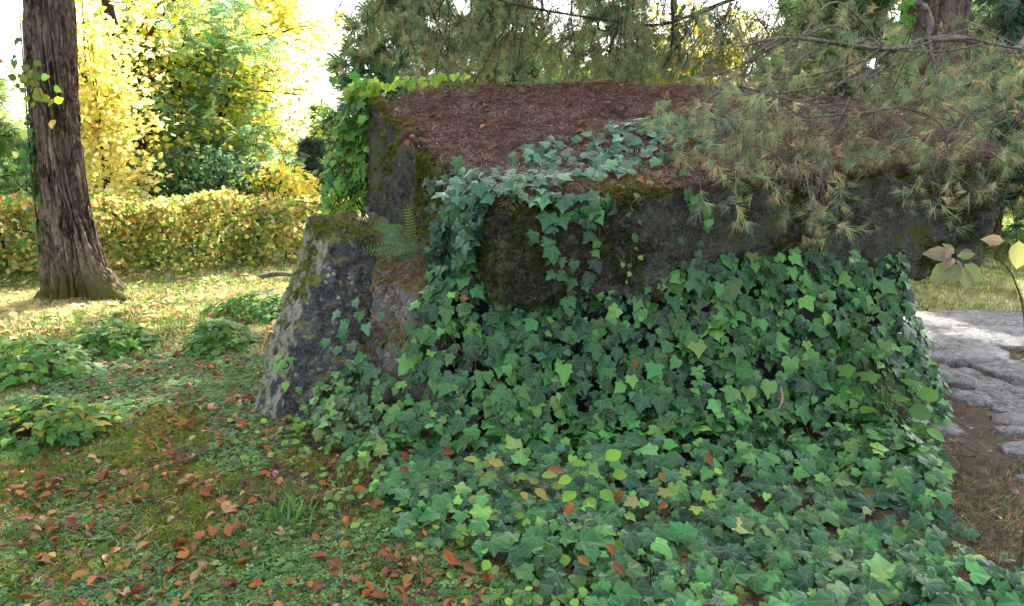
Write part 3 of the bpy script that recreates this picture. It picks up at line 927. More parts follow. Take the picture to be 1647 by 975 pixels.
for _ in range(24):
    st_ = np.stack([Zg, np.roll(Zg, 1, 0), np.roll(Zg, -1, 0), np.roll(Zg, 1, 1), np.roll(Zg, -1, 1)])
    okn = ~np.isnan(st_); avg = np.where(okn, st_, 0).sum(0) / np.maximum(okn.sum(0), 1)
    Zg = np.where(np.isnan(Zg), np.nan, avg)
PZ = PQ.copy(); v_ = idx >= 0; PZ[idx[v_], 2] = Zg.ravel()[v_]
cover = .034 * sstep(-.75, -.2, fbm(PQ * 1.6, 3, 15) + .6 * sstep(-1.0, -.3, PQ[:, 0])) + .006 * fbm(PQ * 7, 3, 19) + .004 - .05 * (1 - sstep(.7, .98, frac))
PZ[:, 2] += cover
idx = idx.reshape(XX.shape); T_ = []
for i in range(len(ys) - 1):
    a_, b_, c_, d_ = idx[i, :-1], idx[i, 1:], idx[i + 1, 1:], idx[i + 1, :-1]
    k = (a_ >= 0) & (b_ >= 0) & (c_ >= 0) & (d_ >= 0)
    T_ += [np.column_stack([a_, b_, c_])[k], np.column_stack([a_, c_, d_])[k]]
m = NT('needle_humus')
n1 = m.noise(34, 5, .7); n2_ = m.noise(1.6, 4, .6); n3 = m.noise(140, 2, .6)
M_humus = m.done(m.bsdf(m.mix(m.ramp(n1, .3, .7), (.020, .011, .010), m.mix(m.ramp(n2_, .4, .6), (.105, .048, .038), (.085, .062, .050))), .95, .1, m.bump(m.math('ADD', n1, n3), 1.0, .03)))
T_ = np.concatenate(T_)
b = B(); b.add(PZ, T_)
b.build('needle_litter', M_humus, None, kind='stuff')
lit_bvh = BVHTree.FromPolygons(PZ.tolist(), T_.tolist())
def needle_T(seed):
    rr = np.random.default_rng(seed); V, t = [], []
    for i in range(4):
        a = rr.uniform(0, 2 * np.pi); d = np.array([math.cos(a), math.sin(a), rr.uniform(-.1, .25)]); s = np.array([-d[1], d[0], 0]) * .014
        c0 = np.array([rr.normal(0, .35), rr.normal(0, .35), rr.uniform(0, .15)]); k = len(V)
        V += [c0 - s, c0 + s, c0 + d * .55 + s + [0, 0, .06], c0 + d * .55 - s + [0, 0, .06], c0 + d + [0, 0, -.02]]; t += [(k, k + 1, k + 2), (k, k + 2, k + 3), (k + 3, k + 2, k + 4)]
    return np.array(V), np.array(t), np.zeros((len(V), 2))
NEED = [needle_T(i) for i in range(5)]
LC = [(.125, .058, .045), (.08, .038, .032), (.24, .15, .11), (.05, .026, .022), (.15, .070, .052), (.30, .22, .17)]
n = 30000
P_, N_, ok = drop_many(lit_bvh, np.column_stack([rng.uniform(-1.3, 3.9, n), rng.uniform(3.8, 6.8, n)]))
f = (N_[:, 2] > .6) & (rng.random(len(P_)) < .15 + .85 * sstep(-.8, -.2, fbm(P_ * 1.6, 3, 15) + .6 * sstep(-1.0, -.3, P_[:, 0])))
P_, N_ = P_[f], N_[f]; n = len(P_)
b = B(); scatter(b, NEED, P_ + N_ * .003, unit(N_ + rand_dirs(n) * .18), rand_dirs(n), rng.uniform(.035, .07, n), rand_col(LC, n, .08, .35))
b.build('pine_needles', M_litter, None, kind='stuff')
# yellow green moss showing through the litter
mc = []
for u, v, rd in [(625, 178, .10), (605, 165, .08), (645, 205, .07), (600, 185, .05), (720, 150, .12), (780, 143, .10), (1010, 308, .09), (1045, 318, .09), (975, 330, .07), (1020, 330, .08), (1340, 262, .10), (1430, 255, .08), (830, 345, .07)]:
    q = on_cap(u, v)
    if q is not None:
        mc.append((q[0][0], q[0][1], rd))
moss_on(lit_bvh, mc, 5200, .020, [(.10, .115, .02), (.15, .15, .03), (.07, .085, .018)], capstone, name='cushion_moss', lo=-.2)
# pale bits and cone scales lying on the litter
P_, N_, ok = drop_many(lit_bvh, np.column_stack([rng.uniform(-1.2, 3.8, 1100), rng.uniform(3.9, 6.7, 1100)])); n = len(P_)
b = B(); scatter(b, [HEX], P_ + [0, 0, .012], unit(rand_dirs(n) * .5 + [0, 0, 1]), rand_dirs(n), .012 + .034 * rng.random(n) ** 2.5, rand_col([(.30, .24, .20), (.18, .09, .05), (.10, .055, .04), (.40, .34, .30), (.24, .10, .04)], n, .06, .25))
b.build('cone_scales', M_litter, None, kind='stuff')
# needles and crumbs washed onto the boulder
P_, N_, ok = drop_many(bo_bvh, np.column_stack([rng.normal(-.62, .2, 1500), rng.normal(4.5, .3, 1500)]))
f = (N_[:, 2] > .3); P_, N_ = P_[f], N_[f]; n = len(P_)
b = B(); scatter(b, NEED, P_ + N_ * .006, unit(N_ + rand_dirs(n) * .2), rand_dirs(n), rng.uniform(.035, .07, n), rand_col(LC, n, .08, .35))
b.build('needles', M_litter, boulder, kind='stuff')

# ------------------------------------------------------------------ fallen leaves
DC = [(.24, .078, .020), (.16, .050, .018), (.26, .11, .036), (.10, .038, .021), (.24, .09, .025), (.33, .19, .105), (.17, .058, .024), (.11, .048, .03)]
LEAVES = []
def leaf_tag(o, label, group):
    tag(o, label, 'fallen leaf', group); LEAVES.append(o)
ORD = 'first second third fourth fifth sixth seventh eighth ninth tenth eleventh twelfth thirteenth fourteenth fifteenth sixteenth seventeenth eighteenth nineteenth twentieth'.split()
def order_leaves():
    by = {}
    for o in LEAVES:
        by.setdefault(o['label'], []).append(o)
    for lb, os_ in by.items():
        os_.sort(key=lambda o: o.location.x / o.location.y)
        for i, o in enumerate(os_ if len(os_) > 1 else []):
            if i < 20:
                o['label'] = '%s, %s from left' % (lb, ORD[i]) if i else lb + ', leftmost'
def dead_pose(n):
    N_ = unit(rand_dirs(n) * .55 + [0, -.12, 1]); T_ = rand_dirs(n) * [1, 1, .3]
    return N_, T_
def dens_left(x, y):
    p = np.column_stack([x, y, 0 * x])
    d = sstep(-.5, .45, fbm(p * 1.3, 3, 44)) * .75 + .25
    d *= np.where(x < -1.2 + (4 - y) * .9, 1, 1) * np.interp(y, [2, 4.6, 6.0, 7.5], [1, 1, .7, .35])
    return d
L_ = []
while len(L_) < 3600:
    x, y = rng.uniform(-5.5, 1.2), 2.1 + 6.2 * rng.random() ** 1.25
    if inside(foot, np.array([x - .02]), np.array([y]))[0] or (x > .2) or rng.random() > dens_left(np.array([x]), np.array([y]))[0]:
        continue
    L_.append((x, y))
# drifts of leaves against the ivy edge and the stone's foot
for (cx, cy, rx, ry, k) in [(-.62, 3.02, .22, .18, 28), (-.25, 2.55, .22, .18, 25), (-1.62, 4.2, .12, .35, 60), (-1.05, 3.5, .2, .15, 25), (-1.9, 2.7, .5, .3, 45), (-.15, 2.4, .2, .12, 12)]:
    for _ in range(k):
        L_.append((cx + rng.normal(0, rx), cy + rng.normal(0, ry)))
for _ in range(34):
    cx, cy = rng.uniform(-2.4, -.2), rng.uniform(2.2, 4.6)
    for _k in range(14):
        L_.append((cx + rng.normal(0, .09), cy + rng.normal(0, .07)))
for _ in range(60):
    L_.append((rng.uniform(2.2, 5.5), rng.uniform(2.9, 6.8)))
L_ = np.array(L_)
L_ = L_[~inside(foot, L_[:, 0] + .06, L_[:, 1] + .0)]
n = len(L_)
P_ = np.column_stack([L_, gz(L_[:, 0], L_[:, 1]) + rng.uniform(.010, .030, n)])
N_, T_ = dead_pose(n); sc = .026 + .045 * rng.random(n) ** 1.7; cl = rand_col(DC, n, .1, .25)
far = P_[:, 1] > 6.2
cl[far] = rand_col([(.34, .2, .1), (.4, .28, .12), (.25, .1, .05)], far.sum())
iv = inview(P_, 0)
score = np.where(iv, sc ** 2 / np.sum((P_ - [0, 0, EYE]) ** 2, 1), 0)
o_ = np.argsort(-score)
BIG = o_[:262]
objs = add_pieces('fallen_leaf', DEADL, P_[BIG], N_[BIG], T_[BIG], sc[BIG], cl[BIG], M_dead, None, 30)
def leafcol(c):
    return 'pale tan' if c[0] > .29 else 'orange' if c[0] > .215 else 'rusty' if c[0] > .135 else 'dark brown'
for o, i in zip(objs, BIG):
    x, y, _ = P_[i]
    if x > 1.8:
        where = 'on the soil by the stone paving'
    elif abs(x + 1.62) < .35 and 3.8 < y < 4.7:
        where = 'at the foot of the upright stone'
    elif x > -.95 and y < 3.3:
        where = 'at the edge of the ivy bank'
    elif y < 2.75:
        where = 'on the nearest mossy grass'
    elif y < 3.5:
        where = 'on grass before the near ivy patch'
    else:
        where = 'on grass between the ivy patches'
    leaf_tag(o, '%s %s fallen leaf %s %s' % ('large' if sc[i] > .064 else 'middling' if sc[i] > .056 else 'small', leafcol(cl[i]), 'tilted' if N_[i][2] < .9 else 'flat', where), 'fallen leaves ' + where)
r_ = o_[262:]
b = B(); scatter(b, DEADL, P_[r_], N_[r_], T_[r_], sc[r_], cl[r_]); b.build('leaf_litter', M_dead, None, kind='stuff')

# leaves lying on the slab, on the boulder and caught in the ivy
spots = [(740, 195), (772, 220), (655, 228), (665, 255), (680, 240), (840, 268), (905, 222), (925, 225), (1105, 150), (700, 160), (715, 255), (1035, 262), (1050, 265), (1085, 280), (1020, 285), (1000, 290), (950, 285), (895, 305), (870, 345), (1020, 303), (1045, 305), (1115, 245), (1120, 262), (1170, 255), (1060, 200), (690, 205), (640, 185), (1350, 245), (1402, 243), (1000, 150), (980, 165), (930, 215), (800, 245), (1150, 180)]
k = 0
for u, v in spots:
    r = on_cap(u, v)
    if r is None or r[1][2] < .6:
        continue
    q = drop(lit_bvh, r[0][0], r[0][1])[0]
    if q is None:
        continue
    q = np.array(q) + [0, -.004, .016]; nn, tt = dead_pose(1)
    c = rand_col(DC, 1, .1, .2)
    o = add_pieces('fallen_leaf', [DEADL[k % 6]], np.array([q]), unit(nn * .5 + r[1]), tt, np.array([rng.uniform(.05, .08)]), c, M_dead, None, 1)[0]
    leaf_tag(o, '%s fallen leaf on the litter on top of the slab' % leafcol(c[0]), 'fallen leaves on top of the slab'); k += 1
for u, v, Y_, wh in [(575, 352, 5.0, 's'), (560, 372, 4.85, 's'), (545, 345, 5.1, 's'), (620, 345, 5.2, 's'), (630, 440, 4.4, 'b'), (645, 455, 4.3, 'b'), (600, 470, 4.3, 'b'), (612, 520, 4.2, 'b'), (640, 420, 4.5, 'b'), (660, 440, 4.4, 'b'), (590, 500, 4.25, 'b')]:
    bv = st_bvh if wh == 's' else bo_bvh
    d = at(u, v, Y_) - np.array([0, 0, EYE]); r = bv.ray_cast(Vector((0, 0, EYE)), Vector(unit(d).tolist()))
    if r[0] is None:
        continue
    c = rand_col(DC, 1, .1, .2); nn, tt = dead_pose(1)
    o = add_pieces('fallen_leaf', [DEADL[k % 6]], np.array([np.array(r[0]) + np.array(r[1]) * .015]), unit(nn * .6 + np.array(r[1])), tt, np.array([.06]), c, M_dead, None, 1)[0]
    leaf_tag(o, '%s fallen leaf on the %s' % (leafcol(c[0]), 'mossy top of the upright stone' if wh == 's' else 'boulder beside the ivy'), 'fallen leaves on the stones'); k += 1
for u, v in [(750, 483), (672, 547), (643, 752), (645, 727), (730, 728), (1020, 580), (920, 808), (905, 760), (930, 895), (975, 875), (1075, 812), (730, 910), (985, 905), (650, 480), (1060, 760), (1180, 905), (1250, 640), (1560, 930), (1000, 790), (745, 905), (1145, 748)]:
    # lie on the ivy surface: walk along the line of sight until it meets the ivy mass
    d = unit(at(u, v, 3.0) - np.array([0, 0, EYE]))
    for s in np.arange(2.0, 5.5, .01):
        q = np.array([0, 0, EYE]) + d * s
        if q[2] < float(gz(q[0], q[1])) + float(mound(q[:1], q[1:2])[0]) + .03:
            break
    c = rand_col(DC[:5], 1, .1, .2); nn, tt = dead_pose(1)
    o = add_pieces('fallen_leaf', [DEADL[k % 6]], np.array([q]), unit(nn * .6 + [0, -.8, .5]), tt, np.array([rng.uniform(.05, .075)]), c, M_dead, None, 1)[0]
    leaf_tag(o, '%s fallen leaf caught among the ivy leaves' % leafcol(c[0]), 'fallen leaves caught in the ivy'); k += 1

order_leaves()

# ------------------------------------------------------------------ grass, clover and moss on the ground
def blade_T(seed, n=7):
    rr = np.random.default_rng(seed); V, t = [], []
    for i in range(n):
        a = rr.uniform(0, 2 * np.pi); ln = rr.uniform(.3, .9); d = np.array([math.cos(a) * ln, math.sin(a) * ln, 0]); s = np.array([-math.sin(a), math.cos(a), 0]) * rr.uniform(.03, .05)
        c0 = np.array([rr.normal(0, .3), rr.normal(0, .3), -.1]); h = rr.uniform(.45, 1.0); k = len(V)
        V += [c0 - s, c0 + s, c0 + d * .35 + s * .8 + [0, 0, h * .65], c0 + d * .35 - s * .8 + [0, 0, h * .65], c0 + d + [0, 0, h * .9]]
        t += [(k, k + 1, k + 2), (k, k + 2, k + 3), (k + 3, k + 2, k + 4)]
    return np.array(V), np.array(t), np.zeros((len(V), 2))
GR = [blade_T(i) for i in range(5)]
def clover_T(seed):
    rr = np.random.default_rng(seed); V, t = [], []
    for s_ in range(3):
        c0 = np.array([rr.normal(0, .7), rr.normal(0, .7), rr.uniform(.2, .9)]); r0 = rr.uniform(0, 2)
        for k_ in range(3):
            a = r0 + k_ * 2.094; d = np.array([math.cos(a), math.sin(a), .12]); s = np.array([-d[1], d[0], 0]) * .28; k = len(V)
            V += [c0, c0 + d * .35 - s, c0 + d * .68 - s * .6, c0 + d * .68 + s * .6, c0 + d * .35 + s]; t += [(k, k + 1, k + 2), (k, k + 2, k + 3), (k, k + 3, k + 4)]
    return np.array(V), np.array(t), np.zeros((len(V), 2))
CLO = [clover_T(i) for i in range(4)]

def field(N, x0, x1, y0, y1, py=1.0):
    x = rng.uniform(x0, x1, N); y = y0 + (y1 - y0) * rng.random(N) ** py
    p = np.column_stack([x, y, gz(x, y)])
    return p[inview(p, .3)]
def not_ivy(p):
    return ~inside(foot, p[:, 0], p[:, 1]) | (rng.random(len(p)) < .06)
GC = [(.065, .155, .04), (.10, .195, .045), (.05, .125, .04), (.14, .20, .06)]
p = field(44000, -3.8, 2.2, 2.1, 7.0, 1.1); p = p[not_ivy(p)]
f = (fbm(p * 1.1 + 5, 3, 71) + rng.normal(0, .25, len(p)) > -.05) & ((p[:, 0] < .6))
p = p[f]; n = len(p)
b = B(); scatter(b, GR, p, unit(rand_dirs(n) * .2 + [0, 0, 1]), rand_dirs(n) * [1, 1, 0.01], rng.uniform(.02, .05, n), rand_col(GC, n, .1, .3))
b.build('grass', M_grass, None, kind='stuff')
p = field(40000, -3.2, 1.0, 2.1, 5.6, 1.0); p = p[not_ivy(p)]
f = (fbm(p * 1.5 + 15, 3, 72) + rng.normal(0, .18, len(p)) > -.08) & (p[:, 0] < .5)
p = p[f]; n = len(p)
b = B(); scatter(b, CLO, p, unit(rand_dirs(n) * .25 + [0, -.1, 1]), rand_dirs(n) * [1, 1, .01], rng.uniform(.012, .026, n), rand_col([(.09, .18, .065), (.065, .14, .065), (.12, .21, .075)], n, .08, .28))
b.build('clover', M_grass, None, kind='stuff')
p = field(60000, -3.2, .8, 2.1, 5.2, 1.0); p = p[not_ivy(p)]
f = (fbm(p * 1.9 + 31, 3, 73) > .05)
p = p[f]; n = len(p)
b = B(); scatter(b, MOSS, p + [0, 0, .002], unit(rand_dirs(n) * .3 + [0, 0, 1]), rand_dirs(n) * [1, 1, .01], rng.uniform(.010, .022, n), rand_col([(.17, .22, .03), (.24, .26, .04), (.12, .18, .03)], n, .08, .25))
b.build('ground_moss', M_moss, None, kind='stuff')
# brown bits, husks, old needles over the soil
p = np.concatenate([field(12000, -4, 1.0, 2.1, 6.4), field(16000, 1.6, 6.0, 2.4, 6.9)])
p = p[not_ivy(p)]; n = len(p)
b = B(); scatter(b, NEED, p + [0, 0, .006], unit(rand_dirs(n) * .2 + [0, 0, 1]), rand_dirs(n) * [1, 1, .01], rng.uniform(.035, .09, n), rand_col([(.16, .11, .07), (.08, .05, .032), (.24, .18, .115), (.05, .03, .022), (.14, .08, .045)], n, .08, .3))
b.build('plant_debris', M_litter, None, kind='stuff')
# crumbled leaf bits
p = np.concatenate([field(9000, -4.2, 1.0, 2.1, 6.6), field(2600, 1.6, 6.0, 2.4, 6.9)]); p = p[not_ivy(p)]
p = p[fbm(p * 1.3, 3, 44) + rng.normal(0, .3, len(p)) > -.15]; n = len(p); N_, T_ = dead_pose(n)
b = B(); scatter(b, [HEX], p + [0, 0, .008], N_, T_, .010 + .026 * rng.random(n) ** 2, rand_col(DC, n, .1, .35)); b.build('leaf_fragments', M_litter, None, kind='stuff')
# thin straw and grass on the soil at the right
p = field(30000, 1.7, 6.0, 2.4, 6.9); p = p[not_ivy(p)]; p = p[fbm(p * 1.4, 3, 74) + rng.normal(0, .2, len(p)) > .02]; n = len(p)
b = B(); scatter(b, GR, p, unit(rand_dirs(n) * .5 + [0, 0, 1]), rand_dirs(n) * [1, 1, .01], rng.uniform(.02, .06, n), rand_col([(.15, .115, .08), (.10, .08, .055), (.07, .10, .035), (.20, .165, .12)], n, .08, .3)); b.build('dry_grass', M_grass, None, kind='stuff')
# crumbs of stone
p = field(2600, 1.8, 6.0, 2.8, 6.9); p = p[not_ivy(p)]; p = p[fbm(p * 1.7, 2, 75) > -.1]; n = len(p)
oc = np.array([(1, 0, 0), (-1, 0, 0), (0, 1, 0), (0, -1, 0), (0, 0, .6), (0, 0, -.6)], float)
ot = np.array([(0, 2, 4), (2, 1, 4), (1, 3, 4), (3, 0, 4), (2, 0, 5), (1, 2, 5), (3, 1, 5), (0, 3, 5)])
b = B(); scatter(b, [(oc, ot, oc[:, :2])], p + [0, 0, .003], unit(rand_dirs(n) * .4 + [0, 0, 1]), rand_dirs(n) * [1, 1, .01], .005 + .016 * rng.random(n) ** 3, rand_col([(.2, .19, .18), (.28, .27, .26), (.13, .12, .11)], n, .05, .3)); b.build('gravel', M_litter, None, smooth=False, kind='stuff')
# sunlit strip of lawn
p = np.concatenate([field(26000, -8, 0, 5.6, 10.5, .9), field(22000, 3.2, 14, 6.8, 17, .9)]); n = len(p)
green = .75 * sstep(-.3, .6, fbm(p * .8, 3, 81) + .75 * (p[:, 0] > 0) + .3 * (p[:, 1] < 7))
c = rand_col([(.42, .37, .24), (.34, .31, .18), (.46, .42, .30)], n, .06, .2); g_ = rng.random(n) < green
c[g_] = rand_col([(.12, .18, .035), (.17, .21, .05), (.09, .15, .03)], g_.sum(), .08, .25)
b = B(); scatter(b, GR, p, unit(rand_dirs(n) * .2 + [0, 0, 1]), rand_dirs(n) * [1, 1, .01], rng.uniform(.035, .075, n) * (1 + .03 * p[:, 1]), c)
b.build('lawn_grass', M_grass, None, kind='stuff')
p = field(3800, -8, -.5, 6.0, 10.2); n = len(p)
N_, T_ = dead_pose(n)
b = B(); scatter(b, [HEX], p + [0, 0, .03], N_, T_, rng.uniform(.05, .09, n), rand_col([(.42, .32, .12), (.5, .4, .2), (.34, .17, .07), (.45, .36, .2)], n, .08, .25))
b.build('lawn_leaf_litter', M_yellow, None, kind='stuff')

# ------------------------------------------------------------------ natural stone paving on the right
pv = link('stone_path', None); pv.location = (4.2, 5.4, 0); pv['kind'] = 'structure'
def paver(cx, cy, rx, ry, h, rot, k):
    a = np.linspace(0, 2 * np.pi, 15)[:-1] + rng.normal(0, .12, 14)
    r = rng.uniform(.82, 1.12, 14)
    # squarish outline
    q = np.column_stack([np.sign(np.cos(a)) * np.abs(np.cos(a)) ** .45 * rx * 1.05, np.sign(np.sin(a)) * np.abs(np.sin(a)) ** .45 * ry * 1.05]) * r[:, None]
    c, s = math.cos(rot), math.sin(rot)
    q = q @ np.array([[c, s], [-s, c]]) + [cx, cy]
    z0 = float(gz(cx, cy))
    pts = [(x, y, z0 - .1) for x, y in q] + [(x * .985 + cx * .015, y * .985 + cy * .015, z0 + h * .5 + .012 + rng.normal(0, .006)) for x, y in q]
    rock('paving_stone', pts, M_paver, .020, .012, 5.0, .011, 1, 200 + k, parent=pv)
k = 0
for (cx, cy, rx, ry, h, rot) in [(4.85, 6.62, 1.25, .30, .05, .02), (3.5, 6.42, .36, .36, .05, .1), (4.15, 5.98, .75, .33, .055, -.03), (5.35, 5.95, .52, .34, .05, 0), (3.35, 5.62, .42, .36, .045, .2), (4.75, 5.38, .72, .29, .05, .05), (3.75, 5.12, .42, .27, .05, -.1), (4.42, 4.86, .38, .22, .05, .1), (3.2, 4.98, .22, .2, .04, .2), (5.6, 5.3, .25, .3, .05, 0), (3.6, 4.72, .3, .13, .035, 0), (4.15, 4.48, .3, .15, .035, .1), (2.95, 4.62, .12, .14, .03, .2),
                                 (3.3, 4.6, .32, .16, .04, .15), (3.75, 4.45, .26, .12, .045, 0), (3.05, 4.2, .2, .1, .03, .2), (3.35, 4.08, .26, .1, .04, -.1), (2.75, 3.72, .15, .1, .03, .2), (3.9, 4.1, .2, .12, .04, .1), (2.95, 5.2, .25, .25, .035, .3), (3.1, 3.6, .13, .07, .02, .4), (2.45, 3.95, .1, .07, .02, .1), (2.62, 3.42, .14, .06, .03, .1), (3.55, 3.75, .2, .08, .03, .05), (2.85, 3.98, .12, .05, .03, .2), (3.15, 4.38, .18, .07, .03, -.1), (2.95, 3.38, .1, .05, .03, .3), (3.9, 4.3, .2, .06, .03, .1)]:
    paver(cx, cy, rx, ry, h, rot, k); k += 1

#@@NEXT@@
# ------------------------------------------------------------------ big tree on the left
def trunk_mesh(b, path, radii, sides, rings, ridge, kf, seed, roots=None, twist=.25, hfreq=1.3):
    """bark column: furrowed radius, flaring roots"""
    path = np.asarray(path, float)
    t = np.linspace(0, 1, rings)
    tt = np.linspace(0, 1, len(path))
    c = np.column_stack([np.interp(t, tt, path[:, i]) for i in range(3)])
    ts = np.linspace(0, 1, rings)
    ker = np.ones(9) / 9
    for i in range(2):
        c[:, i] = np.convolve(np.pad(c[:, i], 4, 'edge'), ker, 'valid')
    r = np.interp(t, tt, radii)
    a = np.arange(sides) / sides * 2 * np.pi
    A, Z = np.meshgrid(a, c[:, 2])
    Rr = np.repeat(r[:, None], sides, 1)
    P_ = np.column_stack([(np.cos(A + twist * Z) * kf).ravel(), (np.sin(A + twist * Z) * kf).ravel(), (Z * hfreq).ravel()])
    n1 = fbm(P_, 3, seed); n2 = fbm(P_ * [2.6, 2.6, 1.8], 3, seed + 3)
    rd = (1 - np.abs(n1) * 2.2).clip(-1, 1); rd2 = (1 - np.abs(n2) * 2.0).clip(-1, 1)
    d = -(ridge * (rd.clip(0, 1) ** 2) + ridge * .5 * rd2.clip(0, 1) ** 1.5).reshape(A.shape)
    big = vnoise(np.column_stack([np.cos(A).ravel() * 1.2, np.sin(A).ravel() * 1.2, Z.ravel() * .6]), seed + 8).reshape(A.shape)
    Rr = Rr * (1 + .06 * big) + d
    if roots:
        for ang, amp, wd, hh in roots:
            da = np.angle(np.exp(1j * (A - ang)))
            Rr += amp * np.exp(-(da / wd) ** 2) * np.exp(-np.maximum(Z, 0) / hh)
    V = np.stack([c[:, 0:1] + Rr * np.cos(A), c[:, 1:2] + Rr * np.sin(A), Z], -1).reshape(-1, 3)
    i = np.arange(rings - 1)[:, None] * sides; j = np.arange(sides)[None]; k = (j + 1) % sides
    q = np.stack([i + j, i + k, i + sides + k, i + sides + j], -1).reshape(-1, 4)
    b.add(V, np.concatenate([q[:, [0, 1, 2]], q[:, [0, 2, 3]]]))
    return c, r

BX, BY = -4.78, 7.95
big = thing('broadleaf_tree', 'large tree with furrowed grey brown bark and flaring roots at the left', 'tree', (BX, BY, 0))
b = B()
path = [(BX + .05, BY, -.15), (BX + .03, BY, .5), (BX + .02, BY, 1.2), (BX + .06, BY, 2.2), (BX + .13, BY, 3.2), (BX + .2, BY + .1, 5.0), (BX + .1, BY + .2, 7.0)]
trunk_mesh(b, path, [.285, .26, .245, .24, .235, .2, .12], 220, 420, .095, 5.0, 5, roots=[(-.35, .46, .28, .28), (-1.55, .22, .26, .42), (-2.5, .12, .4, .3), (2.4, .2, .5, .3), (.9, .25, .4, .3)], twist=.22, hfreq=1.5)
b.build('trunk', M_bark, big)
def limb(parent, pts, r0, r1, mat=None, sides=8, name='limb'):
    c = spline(pts, 8); b = B(); tube(b, c, np.linspace(r0, r1, len(c)), sides); return b.build(name, mat or M_bark, parent), c
for pts in [[(BX - .2, BY, 3.4), (BX - 1.2, BY - .4, 4.6), (BX - 2.2, BY - 1, 5.6)], [(BX - .2, BY, 3.8), (BX + .8, BY - .8, 5.0), (BX + 2, BY - 1.2, 6.0)], [(BX - .25, BY, 4.2), (BX, BY + 1.3, 5.4), (BX + .4, BY + 2.4, 6.4)]]:
    limb(big, pts, .11, .03)
n = 7500
cc = unit(rng.normal(size=(n, 3))) * (rng.random((n, 1)) ** .45) * [3.2, 2.6, 1.9] + [BX - .1, BY - .3, 6.4]
cc = cc[(fbm(cc * .9, 3, 7) > -.25) & (cc[:, 2] > 4.6)]; n = len(cc)
b = B(); scatter(b, [HEX], cc, unit(rand_dirs(n) * .7 + [0, 0, 1]), rand_dirs(n), rng.uniform(.14, .24, n), rand_col([(.16, .2, .03), (.3, .27, .04)], n))
b.build('crown', M_yellow, big, kind='stuff')
# leafy sprig growing on the trunk
b = B(); tw = spline([(BX - .05, BY - .26, 2.15), (BX + .05, BY - .45, 2.3), (BX + .2, BY - .5, 2.15), (BX + .25, BY - .5, 1.9)], 6); tube(b, tw, .006, 5)
tube(b, spline([(BX - .05, BY - .26, 2.15), (BX - .25, BY - .4, 2.22), (BX - .36, BY - .4, 2.12)], 6), .004, 5)
b.build('twig', M_twig, big)
k = rng.integers(0, len(tw), 26); P_ = tw[k] + rng.normal(0, .09, (26, 3))
add_pieces('leaf', [HEX], P_, unit(rand_dirs(26) * .6 + [0, -.8, .4]), unit(rand_dirs(26) + [0, 0, -.8]), rng.uniform(.06, .11, 26), rand_col([(.16, .24, .03), (.4, .38, .04), (.1, .2, .03)], 26), M_yellow, big, 8)

ti = thing('climbing_ivy', 'dark ivy climbing the shaded left side of the big trunk', 'ivy', (BX - .3, BY - .1, 0))
n = 330; z = np.concatenate([rng.uniform(.05, 2.9, 120), rng.normal(1.45, .35, 210)]).clip(.02, 3.2)
P_ = np.column_stack([np.interp(z, [0, 1, 2.2, 3.2], [BX - .19, BX - .13, BX - .08, BX - .01]) + rng.normal(0, .045, n) - .05 * np.exp(-((z - 1.4) / .4) ** 2), BY - .1 + rng.normal(0, .12, n), z])
add_pieces('leaf', IVY, P_, unit(rand_dirs(n) * .5 + [-.5, -.8, .3]), unit(rand_dirs(n) * .6 + [0, 0, -.8]), rng.uniform(.05, .1, n), rand_col([(.05, .14, .035), (.08, .19, .04), (.03, .09, .03)], n), M_ivyp, ti)
stems(ti, [spline([(BX - .24, BY - .16, -.02), (BX - .18, BY - .18, .8), (BX - .15, BY - .17, 1.7), (BX - .09, BY - .16, 2.8)], 8)], .012)

